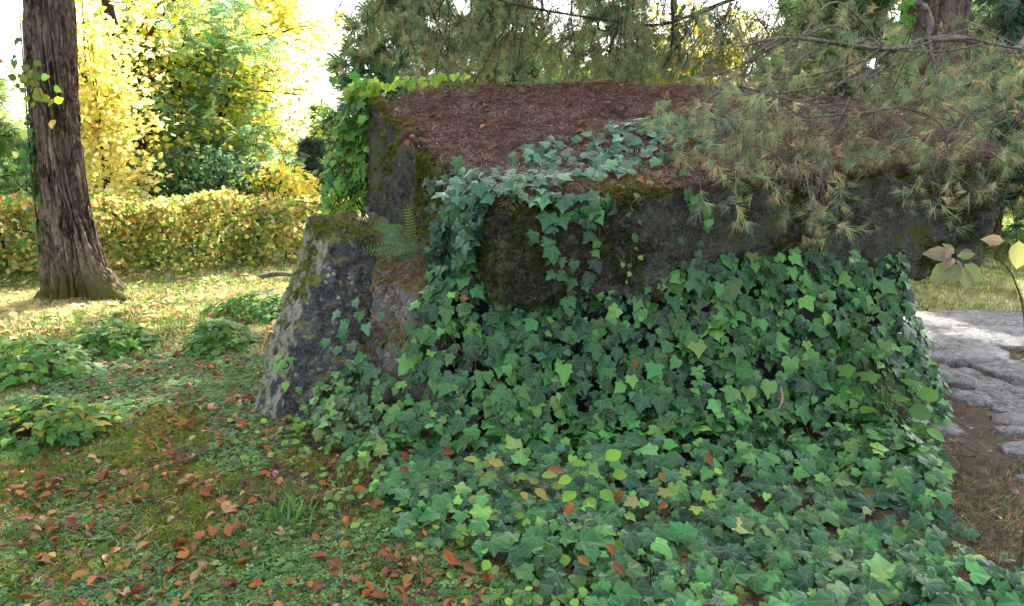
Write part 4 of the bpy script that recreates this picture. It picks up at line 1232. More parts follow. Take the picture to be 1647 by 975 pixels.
# ------------------------------------------------------------------ hedges
def hedge(label, x0, y0, x1, y1, h, wd, nl, cols, low=None, size=.055, seed=1, bare=0):
    d = np.array([x1 - x0, y1 - y0]); L = np.hypot(*d); d /= L; nrm2 = np.array([d[1], -d[0]])
    if nrm2[1] > 0: nrm2 = -nrm2
    t = thing('beech_hedge', label, 'hedge', ((x0 + x1) / 2, (y0 + y1) / 2, 0))
    s = rng.random(nl) * L; w_ = (rng.random(nl) ** .6) * wd * .5 * np.where(rng.random(nl) < .78, 1, -1)
    z = h * rng.random(nl) ** .85
    top = rng.random(nl) < .22
    z[top] = h * rng.uniform(.88, 1.03, top.sum()); w_[top] = rng.uniform(-.5, .5, top.sum()) * wd
    lump = .22 * vnoise(np.column_stack([s * 2.2, z * 2.5, 0 * s]), seed) + .05 * vnoise(np.column_stack([s * 7, z * 7, 0 * s]), seed + 1)
    w_ = w_ * (1 + 1.4 * lump) + lump * .6; z = z * (1 + .45 * lump)
    P_ = np.column_stack([x0 + d[0] * s + nrm2[0] * w_, y0 + d[1] * s + nrm2[1] * w_, z])
    P_[:, 2] += gz(P_[:, 0], P_[:, 1])
    keep = fbm(P_ * 3.2, 3, seed + 5) > np.where(z < .25 * h, -.15, -.42)
    P_, z = P_[keep], z[keep]; n = len(P_)
    N_ = unit(rand_dirs(n) * .65 + np.array([nrm2[0] * .7, nrm2[1] * .7, .55])); T_ = unit(rand_dirs(n) * .8 + [nrm2[0] * .5, nrm2[1] * .5, -.4])
    c = rand_col(cols, n, .08, .22)
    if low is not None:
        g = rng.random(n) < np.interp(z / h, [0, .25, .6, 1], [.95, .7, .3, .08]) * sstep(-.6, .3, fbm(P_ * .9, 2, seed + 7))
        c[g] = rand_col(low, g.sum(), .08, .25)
    b = B(); scatter(b, [HEX], P_, N_, T_, rng.uniform(.65, 1.2, n) * size, c); b.build('foliage', M_yellow, t, kind='stuff')
    for k in range(int(L / .42)):
        s0 = (k + rng.uniform(.2, .8)) * .42; q = np.array([x0 + d[0] * s0, y0 + d[1] * s0, 0]) + np.append(nrm2 * rng.uniform(-.02, .12), 0)
        b = B(); r = rng.uniform(.012, .028)
        tube(b, spline([q, q + [rng.normal(0, .05), 0, h * .4], q + [rng.normal(0, .1), rng.normal(0, .05), h * .85]], 4), np.linspace(r, r * .5, 9), 6)
        for _ in range(4):
            zz = h * rng.uniform(.3, .8); e = q + [0, 0, zz]; tube(b, np.array([e, e + [rng.normal(0, .14), rng.normal(-.1, .1), .12], e + [rng.normal(0, .22), rng.normal(-.16, .1), .2]]), r * .35, 4)
        b.build('stem', M_darktwig, t)
    return t
HY = [(.46, .42, .12), (.54, .48, .18), (.34, .25, .07), (.27, .31, .07), (.52, .47, .24), (.26, .15, .05), (.20, .26, .06), (.16, .22, .05)]  # palest tones stand for bright highlights on the leaves
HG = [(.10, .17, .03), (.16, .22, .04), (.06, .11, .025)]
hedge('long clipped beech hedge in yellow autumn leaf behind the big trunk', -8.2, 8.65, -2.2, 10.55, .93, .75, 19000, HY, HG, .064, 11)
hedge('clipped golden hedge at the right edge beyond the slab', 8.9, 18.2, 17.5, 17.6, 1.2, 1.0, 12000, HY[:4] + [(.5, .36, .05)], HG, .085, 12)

# ------------------------------------------------------------------ background trees
def tree(name, label, base, h, r, ctr, rad, nlimb, ntw, nleaf, cols, size, mat, Ts, seed, bark=None, lean=(0, 0), flat=.55, zmin=0, spread=.38, group=None, tilt=.8):
    rs = np.random.default_rng(seed)
    base = np.array([base[0], base[1], 0.0]); ctr = np.array(ctr, float); rad = np.array(rad, float)
    t = thing(name, label, 'tree', base, group)
    tp = spline([base - [0, 0, .1], base + [lean[0] * .3 + rs.normal(0, .08), lean[1] * .3, h * .35], base + [lean[0] * .7 + rs.normal(0, .12), lean[1] * .7, h * .7], base + [lean[0], lean[1], h]], 8)
    b = B(); tube(b, tp, r * np.linspace(1.05, .22, len(tp)), 10); b.build('trunk', bark or M_darktwig, t)
    tw = B(); pts = []
    for k in range(nlimb):
        e = ctr + unit(rs.normal(size=3)) * rad * rs.uniform(.45, .95)
        if e[2] < zmin: e[2] = zmin + rs.random() * .6
        f = np.clip((e[2] - base[2]) / h * rs.uniform(.45, .8), .12, .95); s = tp[int(f * (len(tp) - 1))]
        c = spline([s, s * .55 + e * .45 + [0, 0, .12 * np.linalg.norm(e - s)], e], 6)
        b = B(); tube(b, c, np.linspace(r * .30, r * .06, len(c)), 6); b.build('limb', bark or M_darktwig, t)
        for _ in range(ntw):
            i = rs.integers(3, len(c)); q = c[i]; d = unit(rs.normal(size=3) * [1, 1, .45]) * rs.uniform(.5, 1.2) * rad.mean() * spread
            g = spline([q, q + d * .5 + [0, 0, .05], q + d + [0, 0, -.06]], 4); tube(tw, g, np.linspace(r * .09, r * .03, len(g)), 4)
            pts.append((q + d, d)); pts.append((q + d * .6, d))
    tw.build('twigs', bark or M_darktwig, t, kind='stuff')
    C = np.array([p_[0] for p_ in pts]); k = rs.integers(0, len(C), nleaf); sg = rad.mean() * .135
    P_ = C[k] + rs.normal(0, 1, (nleaf, 3)) * [sg, sg, sg * flat]
    ok = (P_[:, 2] > .12); P_ = P_[ok]; n = len(P_)
    N_ = unit(rs.normal(size=(n, 3)) * .55 + [0, -.35, tilt]); T_ = unit(rs.normal(size=(n, 3)) + [0, 0, -.5])
    b = B(); cl = rand_col(cols, n, .08, .22); scatter(b, Ts, P_, N_, T_, rs.uniform(.65, 1.25, n) * size, cl)
    b.build('crown', mat, t, kind='stuff')
    return t
YEL = [(.62, .50, .10), (.66, .56, .16), (.55, .46, .09), (.48, .48, .10), (.60, .52, .12)]
PALE = [(.66, .60, .25), (.60, .51, .18), (.52, .48, .16), (.7, .64, .36), (.46, .45, .12)]
GRN = [(.10, .20, .09), (.14, .25, .11), (.08, .16, .08)]
GYL = [(.35, .42, .06), (.5, .52, .08), (.25, .33, .05)]
tree('maple_tree', 'broad bright yellow maple glowing against the light behind the hedge', (-6.65, 13.4), 6.8, .15, (-6.2, 15.5, 3.5), (2.8, 1.5, 2.7), 30, 8, 11500, YEL + GYL + GYL, .10, M_yellow, [HEX] + MAPLE[:0], 101, zmin=1.0)
tree('maple_tree', 'smaller yellow tree whose low sprays reach the bright gap beside the slab', (-6.6, 17.4), 6.2, .13, (-5.9, 17.0, 2.9), (1.5, 1.4, 2.2), 18, 7, 6500, YEL + GYL + GYL, .12, M_yellow, [HEX], 102, zmin=.9)
tree('beech_sapling', 'slender pale leaved tree standing right behind the big trunk', (-5.9, 10.8), 4.6, .05, (-5.75, 10.7, 2.5), (.85, .8, 1.9), 16, 7, 5200, PALE, .085, M_yellow, [HEX], 103, zmin=.8, spread=.45)
tree('maple_tree', 'orange tinged tree at the far left corner under bright sky', (-11.6, 14.0), 6.6, .14, (-11.2, 14.0, 3.9), (1.9, 1.5, 2.2), 16, 7, 6500, PALE + [(.66, .40, .10)], .12, M_yellow, [HEX], 104, zmin=1.9)
tree('yellow_tree', 'tall yellow tree with overhanging sprays at the top of the bright gap', (-7.6, 19.5), 8.0, .15, (-5.9, 18.5, 4.9), (2.3, 1.8, 1.1), 14, 7, 6500, YEL, .13, M_yellow, [HEX], 105, zmin=4.0)
tree('yellow_tree', 'yellow tree seen through the pine twigs behind the slab', (4.5, 22.0), 7.0, .17, (5.2, 21.8, 3.9), (2.6, 1.6, 2.2), 18, 7, 8500, YEL + [(.62, .40, .06)] + GYL, .15, M_yellow, [HEX], 106, zmin=1.6)
tree('yellow_tree', 'green and yellow tree at the right edge beyond the pine trunk', (14.2, 22.5), 7.5, .17, (14.0, 22.0, 4.2), (2.9, 1.6, 2.8), 18, 7, 9000, GYL + YEL[:2] + GRN, .15, M_yellow, [HEX], 107, zmin=1.5)
tree('yellow_tree', 'distant thin yellow green tree between the two ends of the slab', (1.0, 26.0), 6.8, .16, (1.0, 26.0, 3.8), (2.6, 1.6, 2.2), 14, 6, 5000, GYL, .17, M_yellow, [HEX], 108, zmin=1.3)
# feathery leaved green tree
def pinnate_T():
    V, t = [], []
    for i in range(7):
        y = .12 + i * .13
        for s in (-1, 1):
            k = len(V); L = .42 * math.sin(math.pi * (.2 + .75 * (1 - i / 8)))
            V += [(0, y, 0), (s * L * .5, y + .10, .02), (s * L, y + .06, -.10), (s * L * .5, y - .02, 0)]
            t += [(k, k + 1, k + 2), (k, k + 2, k + 3)] if s > 0 else [(k, k + 2, k + 1), (k, k + 3, k + 2)]
    return np.array(V, float), np.array(t), np.zeros((len(V), 2))
PIN = pinnate_T()
tree('feathery_tree', 'light green feathery leaved tree in front of the yellow maple', (-5.5, 14.4), 4.6, .07, (-5.45, 13.8, 2.5), (1.9, 1.2, 1.9), 12, 4, 1150, [(.16, .28, .14), (.22, .36, .19), (.13, .23, .13), (.36, .42, .14)], .34, M_yellow, [PIN], 110, zmin=.9, tilt=1.0)

def bush(label, x, y, rx, ry, h, nl, cols, size, seed, name='shrub', Ts=None, mat=None):
    rs = np.random.default_rng(seed)
    t = thing(name, label, 'shrub', (x, y, 0))
    b = B()
    for _ in range(9):
        a = rs.uniform(0, 6.28); e = np.array([x + rx * .6 * math.cos(a), y + ry * .6 * math.sin(a), h * rs.uniform(.6, .9)])
        tube(b, spline([(x, y, -.05), (x * .6 + e[0] * .4, y * .6 + e[1] * .4, e[2] * .55), e], 4), np.linspace(.03, .008, 9), 5)
    b.build('stems', M_darktwig, t, kind='stuff')
    p = unit(rs.normal(size=(nl, 3))) * rs.random((nl, 1)) ** .4 * [rx, ry, h * .55] + [x, y, h * .5]
    p = p[(p[:, 2] > .05) & (fbm(p * 1.8, 3, seed) > -.35)]; n = len(p)
    b = B(); scatter(b, Ts or [HEX], p, unit(rs.normal(size=(n, 3)) * .6 + [0, -.4, .8]), rand_dirs(n), rs.uniform(.65, 1.2, n) * size, rand_col(cols, n)); b.build('foliage', mat or M_yellow, t, kind='stuff')
DK = [(.035, .075, .035), (.05, .10, .045), (.07, .12, .05)]
bush('dark green shrub in shade just behind the yellow hedge', -5.0, 12.0, 1.4, .6, 1.5, 3600, DK + GRN[:1], .10, 201)
bush('low dark shrub behind the hedge next to the pale sapling', -7.4, 12.4, 1.2, .6, 1.35, 2600, DK, .10, 202)
bush('pale yellow green thicket closing the bright gap beyond the hedge', -4.6, 16.2, 1.5, .7, 2.4, 3400, PALE + GYL, .10, 205)
bush('bright yellow bush at the end of the hedge', -3.9, 12.3, .9, .6, 1.25, 3200, YEL, .085, 203)
bush('rounded green shrub behind the far lawn at the right', 12.2, 21.0, 1.6, .8, 1.9, 3200, DK + GRN, .13, 204)
for i, (x, y, h, lb) in enumerate([(-9.8, 20, 2.2, 'mixed yellow and green thicket at the far left'), (-2.6, 21, 1.9, 'pale yellow thicket in the bright gap left of the slab'), (1.8, 24, 2.1, 'green thicket hidden low behind the slab'), (7.0, 24, 2.4, 'mixed thicket far behind the slab and pine'), (18, 25, 2.8, 'thicket at the far right behind the golden hedge'), (-15, 20, 2.6, 'thicket beyond the left edge')]):
    bush(lb, x, y, 3.2, .9, h, 3600, (GYL + YEL[:2]) if i in (0, 1) else (GRN + GYL), .15, 300 + i)

# conifers
def conifer(name, label, x, y, h, r0, crown_r, zlow, ntier, per, cols, tl, seed, droop=.18, needles=44, bark=None, wid=.012, dense=7):
    rs = np.random.default_rng(seed); t = thing(name, label, 'tree', (x, y, 0))
    b = B(); tube(b, np.array([(x, y, -.1), (x + .03, y, h * .5), (x, y, h)]), [r0, r0 * .6, .02], 9); b.build('trunk', bark or M_pinebark, t)
    TT = [tuft_T(needles, 1.0, wid / tl * 1.6, .75, seed + i, .8) for i in range(2)]
    br = B(); P_, D_ = [], []
    for k in range(ntier):
        z = zlow + (h - zlow) * k / ntier; R = crown_r * (1 - (k / ntier) ** 1.25) + .12
        for q in range(per):
            a = rs.uniform(0, 6.28); L = R * rs.uniform(.7, 1.1); d = np.array([math.cos(a), math.sin(a), 0])
            c = spline([(x, y, z), np.array([x, y, z]) + d * L * .55 + [0, 0, .06 * L], np.array([x, y, z]) + d * L + [0, 0, -droop * L]], 4)
            tube(br, c, np.linspace(.025, .006, len(c)), 4)
            for _ in range(dense):
                f = rs.uniform(.25, 1); i = int(f * (len(c) - 1)); sd = unit(np.array([-d[1], d[0], 0]) * rs.choice([-1, 1]) + d * .9 + [0, 0, rs.normal(-.1, .25)])
                e = c[i] + sd * rs.uniform(0, .45) * L * .55
                tube(br, np.array([c[i], e]), .004, 3, cap=False)
                P_.append(e); D_.append(unit(sd + [0, 0, rs.normal(.05, .3)]))
            P_.append(c[-1]); D_.append(unit(c[-1] - c[-3]))
    br.build('branches', M_darktwig, t, kind='stuff')
    P_, D_ = np.array(P_), np.array(D_); n = len(P_)
    b = B(); scatter(b, TT, P_, rand_dirs(n), D_, rs.uniform(.7, 1.2, n) * tl, rand_col(cols, n, .08, .25)); b.build('needles', M_needle, t, kind='stuff')
    return t
BG = [(.10, .19, .13), (.13, .225, .15), (.075, .15, .105), (.17, .25, .14)]
GG = [(.09, .20, .08), (.13, .25, .10), (.07, .16, .07)]
conifer('pine_tree', 'airy blue green pine rising behind the slab beside the bright gap', -2.4, 16.5, 7.0, .10, 1.75, .8, 17, 9, BG, .36, 401)
conifer('pine_tree', 'second blue green pine behind the middle of the slab', -.5, 19.5, 7.0, .12, 2.2, .9, 17, 9, BG + GG, .38, 402)
conifer('pine_tree', 'blue green pine half hidden by hanging twigs behind the slab', 2.6, 20.5, 7.5, .12, 1.7, .9, 15, 8, BG, .38, 412)
conifer('fir_tree', 'soft green conifer between the yellow tree and the pine trunk', 5.35, 12.9, 6.5, .12, 1.6, .8, 22, 10, GG, .30, 403, dense=8)
conifer('fir_tree', 'dusky conifer close behind the pine trunk on the right', 7.9, 12.2, 6.0, .12, 1.7, .7, 18, 9, BG, .32, 404, dense=8)
conifer('fir_tree', 'dark blue green conifer filling the right edge', 10.4, 14.6, 6.5, .12, 2.0, 1.1, 16, 7, BG + GG, .36, 405, dense=8)
conifer('pine_tree', 'pale green soft needled pine at the left edge', -9.3, 12.6, 4.1, .09, 1.25, .5, 15, 7, [(.34, .45, .24), (.40, .50, .28), (.26, .38, .2)], .30, 406, dense=8)
conifer('fir_tree', 'small dark conifer in the bright gap left of the slab', -3.9, 14.8, 1.75, .05, .36, .15, 10, 6, [(.11, .17, .13), (.09, .14, .12)], .16, 407, dense=6)  # needle colour lightened towards grey blue to paint in haze
conifer('fir_tree', 'hazy taller conifer top just left of the slab ivy', -4.35, 17.6, 2.6, .06, .42, .3, 11, 6, [(.17, .25, .22), (.14, .21, .20)], .18, 408, dense=6)  # haze is painted into the pale needle colours

# ------------------------------------------------------------------ the big pine behind the slab
PX, PY = 5.38, 10.1
pine = thing('pine_tree', 'big old pine with a thick reddish trunk and drooping twiggy branches over the slab', 'tree', (PX, PY, 0))
b = B(); trunk_mesh(b, [(PX, PY, -.15), (PX, PY, 1.0), (PX + .03, PY, 2.2), (PX + .03, PY, 4.5), (PX, PY, 9.0)], [.50, .44, .43, .38, .15], 150, 230, .04, 4.0, 61, roots=[(-1.6, .15, .5, .3), (.3, .2, .5, .3)], twist=.05, hfreq=1.2)
b.build('trunk', M_pinebark, pine)
tuA, tuR = [], []
tw = B(); twd = B()
NG = [(.13, .215, .11), (.11, .19, .115), (.20, .25, .12), (.24, .27, .14)]; NB = [(.46, .40, .22), (.42, .35, .20), (.36, .33, .18), (.28, .22, .13)]
tufts = dict(p=[], d=[], s=[], c=[])
NF = [(.20, .14, .075), (.15, .10, .06), (.24, .19, .08)]
def tuft(p, d, s, brown, bright=True):
    tufts['p'].append(p); tufts['d'].append(d); tufts['s'].append(s); tufts['c'].append(rand_col((NB if bright else NF) if rng.random() < brown else NG, 1, .07, .2)[0])
def spray(p0, d0, L, r, depth, tl, brown, bld, droop=.35, dens=1.0, wob=.35, kids=(3, 6)):
    """recursive branching twig with tufts at its tips and along its outer part"""
    m_ = 6; pts = [np.array(p0, float)]; d = unit(np.array(d0, float))
    for i in range(m_):
        d = unit(d + rng.normal(0, wob, 3) * .4 + np.array([0, 0, -droop * .22])); pts.append(pts[-1] + d * L / m_)
    pts = np.array(pts); tube(bld, pts, np.linspace(r, r * .45, len(pts)), 5 if depth > 1 else 4)
    if depth > 0:
        for _ in range(rng.integers(*kids)):
            i = rng.integers(2, m_ + 1); q = pts[i]; dd = unit(d + rng.normal(0, .75, 3) + [0, 0, -.15])
            spray(q, dd, L * rng.uniform(.38, .62), r * .5, depth - 1, tl, brown, bld, droop, dens, wob, kids)
    if depth <= 1:
        tuft(pts[-1], unit(d + [0, 0, .1]), tl * rng.uniform(.75, 1.15), brown, bld is tw)
        if rng.random() < .55 * dens:
            tuft(pts[m_ - 2], unit(pts[m_ - 1] - pts[m_ - 2] + rng.normal(0, .3, 3)), tl * rng.uniform(.6, 1.0), min(1, brown + .2), bld is tw)
# near branch hanging over the right of the slab
main = [at(1640, 75, 5.0), at(1545, 62, 4.55), at(1480, 66, 4.3), at(1450, 78, 4.2), at(1380, 76, 4.1), at(1310, 64, 4.0), at(1250, 62, 3.95), at(1190, 75, 3.95)]
o, mc = limb(pine, [np.array([PX - .1, PY - .4, 3.6]), np.array([4.9, 7.5, 3.0])] + main, .026, .006, M_twig, 8, 'branch')
o2, mc2 = limb(pine, [at(1490, 66, 4.3), at(1497, 40, 4.35), at(1490, 15, 4.45), at(1480, -20, 4.6), np.array([PX - .2, PY - .5, 4.1])], .013, .024, M_twig, 8, 'branch')
for (pts_, r0) in [([(1430, 80), (1410, 98), (1408, 122), (1388, 128), (1385, 155)], .009), ([(1500, 65), (1560, 62), (1600, 72), (1660, 82)], .010), ([(1385, 180), (1310, 235), (1265, 280), (1245, 340)], .007), ([(1440, 172), (1490, 185), (1520, 215), (1525, 290)], .006), ([(1330, 75), (1270, 105), (1200, 120), (1120, 118)], .006)]:
    c_ = [at(u, v, 4.1 - .04 * i) for i, (u, v) in enumerate(pts_)]
    limb(pine, c_, r0, r0 * .55, M_twig, 6, 'branch')
NEAR0 = 0
starts = []
for _ in range(62):
    u = rng.uniform(1130, 1660); v = rng.uniform(45, 190) if u > 1250 else rng.uniform(70, 165)
    starts.append((u, v, rng.uniform(3.7, 4.7), .62))
for u, v, y in [(1300, 190, 3.75), (1350, 210, 3.7), (1270, 250, 3.6), (1230, 270, 3.6), (1420, 200, 3.9), (1500, 215, 3.9), (1540, 210, 4.0), (1580, 190, 4.1), (1250, 180, 3.8), (1190, 210, 3.7), (1310, 260, 3.6), (1460, 230, 3.8)]:
    starts.append((u, v, y, .58))
for u, v, y, L in starts:
    p0 = at(u, v, y)
    dd = unit(np.array([rng.normal(-.35, .5), rng.normal(-.15, .4), rng.uniform(-.8, .2)]))
    spray(p0, dd, L * rng.uniform(.4, .75), .0048, 2, .088, .30, tw, .5, .6, .6, (2, 4))
    if rng.random() < .28:                                        # tie it back to the main limb
        j = int(rng.integers(len(mc) // 3, len(mc))); e = mc[j]
        tube(tw, spline([e, (e + p0) / 2 + rng.normal(0, .08, 3), p0], 5), np.linspace(.007, .0055, 11), 5)
for _ in range(60):
    u = rng.uniform(1140, 1655); v = rng.uniform(70, 260)
    spray(at(u, v, rng.uniform(3.7, 4.8)), np.array([rng.normal(-.4, .6), rng.normal(0, .4), rng.uniform(-.9, .3)]), rng.uniform(.3, .6), .003, 1, .062, .5, tw, .6, .3, .7, (2, 4))
n_near = len(tufts['p'])
# limbs sweeping across behind the slab with drooping brown twigs
for (pts_, r0) in [([(PX - .1, PY - .3, 3.9), (4.2, 8.6, 3.7), at(1150, 10, 7.4), at(1100, 60, 7.2), at(1065, 110, 7.0)], .03), ([at(1150, 10, 7.4), at(1060, 40, 7.3), at(960, 30, 7.2), at(840, 10, 7.1), at(720, -20, 7.1), at(620, 0, 7.2)], .016),
                   ([at(1300, -60, 7.6), at(1180, -25, 7.3), at(1000, -45, 7.0), at(840, -40, 6.9), at(700, -60, 7.0)], .022), ([at(1420, 20, 8.3), at(1310, 40, 7.8), at(1230, 90, 7.4), at(1130, 130, 7.2)], .014), ([at(1080, 0, 7.2), at(1082, 60, 7.15), at(1070, 105, 7.1)], .015)]:
    limb(pine, pts_, r0, r0 * .35, M_darktwig, 7, 'limb')
for _ in range(230):
    u = rng.uniform(570, 1330); y = rng.uniform(6.9, 8.2)
    v = rng.uniform(-70, 60) if u < 1100 else rng.uniform(-60, 85)
    if u < 660: v -= 25
    spray(at(u, v, y), np.array([rng.normal(-.3, .5), rng.normal(0, .35), rng.uniform(-1.1, -.25)]), rng.uniform(.35, .72) * (1 if u > 700 else .8), .006, 2, .10, .22, twd, .5, .25, .6, (3, 6))
for _ in range(26):
    u = rng.uniform(1340, 1660); spray(at(u, rng.uniform(-50, 120), rng.uniform(6, 8)), np.array([rng.normal(0, .5), rng.normal(0, .3), rng.uniform(-1.0, -.1)]), rng.uniform(.4, .7), .0055, 2, .12, .15, twd, .5, .5, .5, (3, 5))
tw.build('twigs', M_twig, pine, kind='stuff'); twd.build('twigs', M_darktwig, pine, kind='stuff')
P_ = np.array(tufts['p']); D_ = np.array(tufts['d']); s_ = np.array(tufts['s']); c_ = np.array(tufts['c']); n = len(P_)
TU = [tuft_T(21, 1.0, .018, .48, 900 + i, .85, .14) for i in range(6)]
score = s_ / np.linalg.norm(P_ - [0, 0, EYE], axis=1) * inview(P_, .02)
split_leafy(pine, TU, P_, rand_dirs(n), D_, s_, c_, M_needle, score, 300, 'needle_tuft', 'needles')
print('tufts', n, n_near)
# the crown overhead, which throws the shade on the stones
P_, D_ = [], []
cr = B()
for k in range(34):
    a = rng.uniform(0, 6.28); e = np.array([rng.uniform(-3.6, 5.2), rng.uniform(7.6, 12.6), rng.uniform(5.0, 7.6)]); s = np.array([PX, PY, rng.uniform(4.2, 7.5)])
    c = spline([s, (s + e) / 2 + [0, 0, .5], e], 5); tube(cr, c, np.linspace(.06, .015, len(c)), 5)
    for _ in range(60):
        i = rng.integers(3, len(c)); P_.append(c[i] + rng.normal(0, 1, 3) * [.7, .7, .3]); D_.append(unit(rng.normal(size=3) + [0, 0, .2]))
cr.build('upper_branches', M_pinebark, pine, kind='stuff')
P_, D_ = np.array(P_), np.array(D_); n = len(P_)
TB = [tuft_T(40, 1.0, .05, .8, 950, .8)]
b = B(); scatter(b, TB, P_, rand_dirs(n), D_, rng.uniform(.32, .5, n), rand_col(NG, n)); b.build('crown', M_needle, pine, kind='stuff')
# leafy growth on the pine trunk
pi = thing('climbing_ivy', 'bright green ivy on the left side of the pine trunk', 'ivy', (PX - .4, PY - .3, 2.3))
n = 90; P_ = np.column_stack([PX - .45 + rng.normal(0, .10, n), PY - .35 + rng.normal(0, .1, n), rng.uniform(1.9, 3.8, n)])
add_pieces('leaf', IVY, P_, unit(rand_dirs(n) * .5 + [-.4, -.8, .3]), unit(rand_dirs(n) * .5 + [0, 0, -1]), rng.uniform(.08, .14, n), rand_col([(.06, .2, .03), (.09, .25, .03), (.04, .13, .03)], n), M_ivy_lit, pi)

# ------------------------------------------------------------------ small plants
# fern on the ledge
fe = thing('fern', 'small green fern growing from the ledge under the slab flank', 'fern', at(665, 405, 4.42))
def frond(tip, base, up, nleaf, wd, col):
    c = spline([base, (np.array(base) + tip) / 2 + up, tip], 8); b = B(); tube(b, c, np.linspace(.0025, .001, len(c)), 4, col)
    tl = np.array(tip) - base; sd = unit(np.cross(tl, [0, -.8, .6]))
    for i in range(nleaf):
        f = .12 + .86 * i / nleaf; q = c[int(f * (len(c) - 1))]; L = .75 * wd * math.sin(math.pi * (.18 + .78 * (1 - f)) ) 
        for s in (-1, 1):
            d = unit(sd * s + unit(tl) * .35); v = np.cross(d, [0, -.7, .7]); v = unit(v) * L * .13
            b.add([q - v * .4, q + d * L * .5 + v, q + d * L + [0, 0, -.1 * L], q + d * L * .5 - v, ], [(0, 1, 2), (0, 2, 3)], col)
    b.build('frond', M_grass, fe)
fb = at(668, 404, 4.40)
frond(at(655, 328, 4.42), fb, np.array([.0, -.02, .0]), 17, .045, (.12, .24, .035))  # brighter green paints this upright frond as sunlit
for tip, upz, L in [((600, 362), .04, .06), ((612, 385), .03, .065), ((575, 405), .03, .05), ((590, 408), .02, .05), ((625, 365), .05, .06), ((640, 412), .0, .05)]:
    frond(at(*tip, 4.45 + rng.uniform(-.08, .05)), fb + rng.normal(0, .01, 3), np.array([0, -.02, upz]), 15, L, rand_col([(.06, .14, .055), (.075, .17, .065)], 1)[0])

# leafy weed growing through the ivy: rounded pale leaves
def weed(label, pts, Ts, size, cols, hgt=.12, name='weed_shoot', lead=(0, -.4, 1)):
    t = thing(name, label, 'weed', (0, 0, 0)); P_ = []
    for u, v, Y_ in pts: P_.append(at(u, v, Y_))
    P_ = np.array(P_); t.location = (P_.mean(0) - [0, 0, hgt]).tolist(); n = len(P_)
    root = P_.mean(0) - [0, -.03, hgt]
    stems(t, [spline([root, (root + q) / 2 + [0, 0, .015], q], 4) for q in P_], .002, name='stem', kind='stuff')
    tp = P_ - root; tp[:, 2] *= .3
    add_pieces('leaf', Ts, P_, unit(rand_dirs(n) * .35 + list(lead)), unit(tp + rand_dirs(n) * .02), rng.uniform(.8, 1.2, n) * size, rand_col(cols, n, .06, .15), M_leaf, t, 8)
RND = [oval_T(.44, 5, .1, .15), oval_T(.40, 5, .25, .2)]
LIME = [(.16, .32, .03), (.21, .36, .04), (.12, .26, .035)]
weed('sprout with round lime green leaves rising out of the ivy', [(945, 745, 3.0), (975, 740, 3.02), (985, 765, 3.0), (920, 770, 2.95), (965, 790, 2.95), (945, 800, 2.93), (925, 790, 2.93)], RND, .068, LIME, .15)
weed('beech seedling with browning yellow green leaves flat over the ivy', [(770, 742, 3.1), (790, 750, 3.1), (810, 748, 3.08), (800, 765, 3.05), (830, 765, 3.05), (850, 770, 3.02), (870, 765, 3.02), (860, 785, 3.0), (885, 780, 3.0), (840, 790, 3.0), (780, 760, 3.08)], OVAL, .065, [(.22, .26, .05), (.28, .26, .06), (.16, .22, .05), (.38, .26, .06)], .08)
weed('cluster of lobed yellow green leaves in the middle of the ivy carpet', [(1105, 765, 3.0), (1130, 795, 2.95), (1140, 810, 2.92), (1090, 790, 2.95), (1120, 815, 2.9)], MAPLE, .05, [(.24, .36, .07), (.18, .30, .06)], .1)
weed('pair of pale beige green lobed leaves in the ivy carpet', [(1025, 805, 2.9), (1060, 790, 2.92)], MAPLE, .07, [(.26, .27, .11), (.22, .26, .09)], .1)
weed('broad pale lime leaves over the lower edge of the ivy', [(895, 855, 2.72), (905, 870, 2.7), (880, 905, 2.6), (855, 885, 2.62), (830, 940, 2.5), (940, 850, 2.7), (960, 905, 2.6), (905, 890, 2.6)], RND, .058, LIME + [(.12, .25, .05)], .08)
weed('tuft of yellow and lime leaves at the left lower edge of the ivy', [(600, 830, 3.05), (615, 845, 3.02), (590, 850, 3.0), (640, 850, 3.0), (620, 865, 2.97), (660, 870, 2.95), (605, 815, 3.1), (575, 840, 3.02)], RND, .055, LIME + [(.5, .45, .12)], .08)
weed('shoot of small oval leaves in the lower right of the ivy', [(975, 880, 2.66), (1010, 890, 2.64), (1000, 870, 2.68), (1150, 760, 3.0), (985, 855, 2.7)], RND, .05, LIME, .08)
weed('bright lime leaf shoot at the bottom edge of the ivy', [(1075, 960, 2.42), (1100, 965, 2.4), (1110, 945, 2.44), (1090, 940, 2.46)], RND, .06, LIME, .08)
weed('bushy green shoot with broad leaves at the right end of the ivy wall', [(1405, 655, 3.75), (1440, 640, 3.75), (1390, 630, 3.8), (1460, 660, 3.7), (1425, 690, 3.68), (1480, 640, 3.75), (1410, 610, 3.8), (1455, 615, 3.78), (1370, 600, 3.85), (1490, 690, 3.62)], MAPLE + RND, .10, [(.08, .22, .03), (.10, .26, .04), (.06, .17, .035)], .3)
weed('bramble shoot with light veined oval leaflets low beside the ivy wall', [(1360, 690, 3.6), (1375, 720, 3.55), (1400, 715, 3.55), (1355, 715, 3.56), (1430, 720, 3.5), (1460, 730, 3.46), (1415, 735, 3.5)], OVAL, .085, [(.09, .19, .06), (.12, .22, .07)], .2)
n = 60
uu = np.column_stack([rng.uniform(1340, 1500, n), rng.uniform(560, 740, n)])
weed('wispy undergrowth of tiny leaves at the right foot of the ivy wall', [(u, v, 3.95 - (v - 560) * .0021) for u, v in uu], SMALL, .045, [(.07, .16, .04), (.11, .22, .05), (.05, .11, .035)], .25)
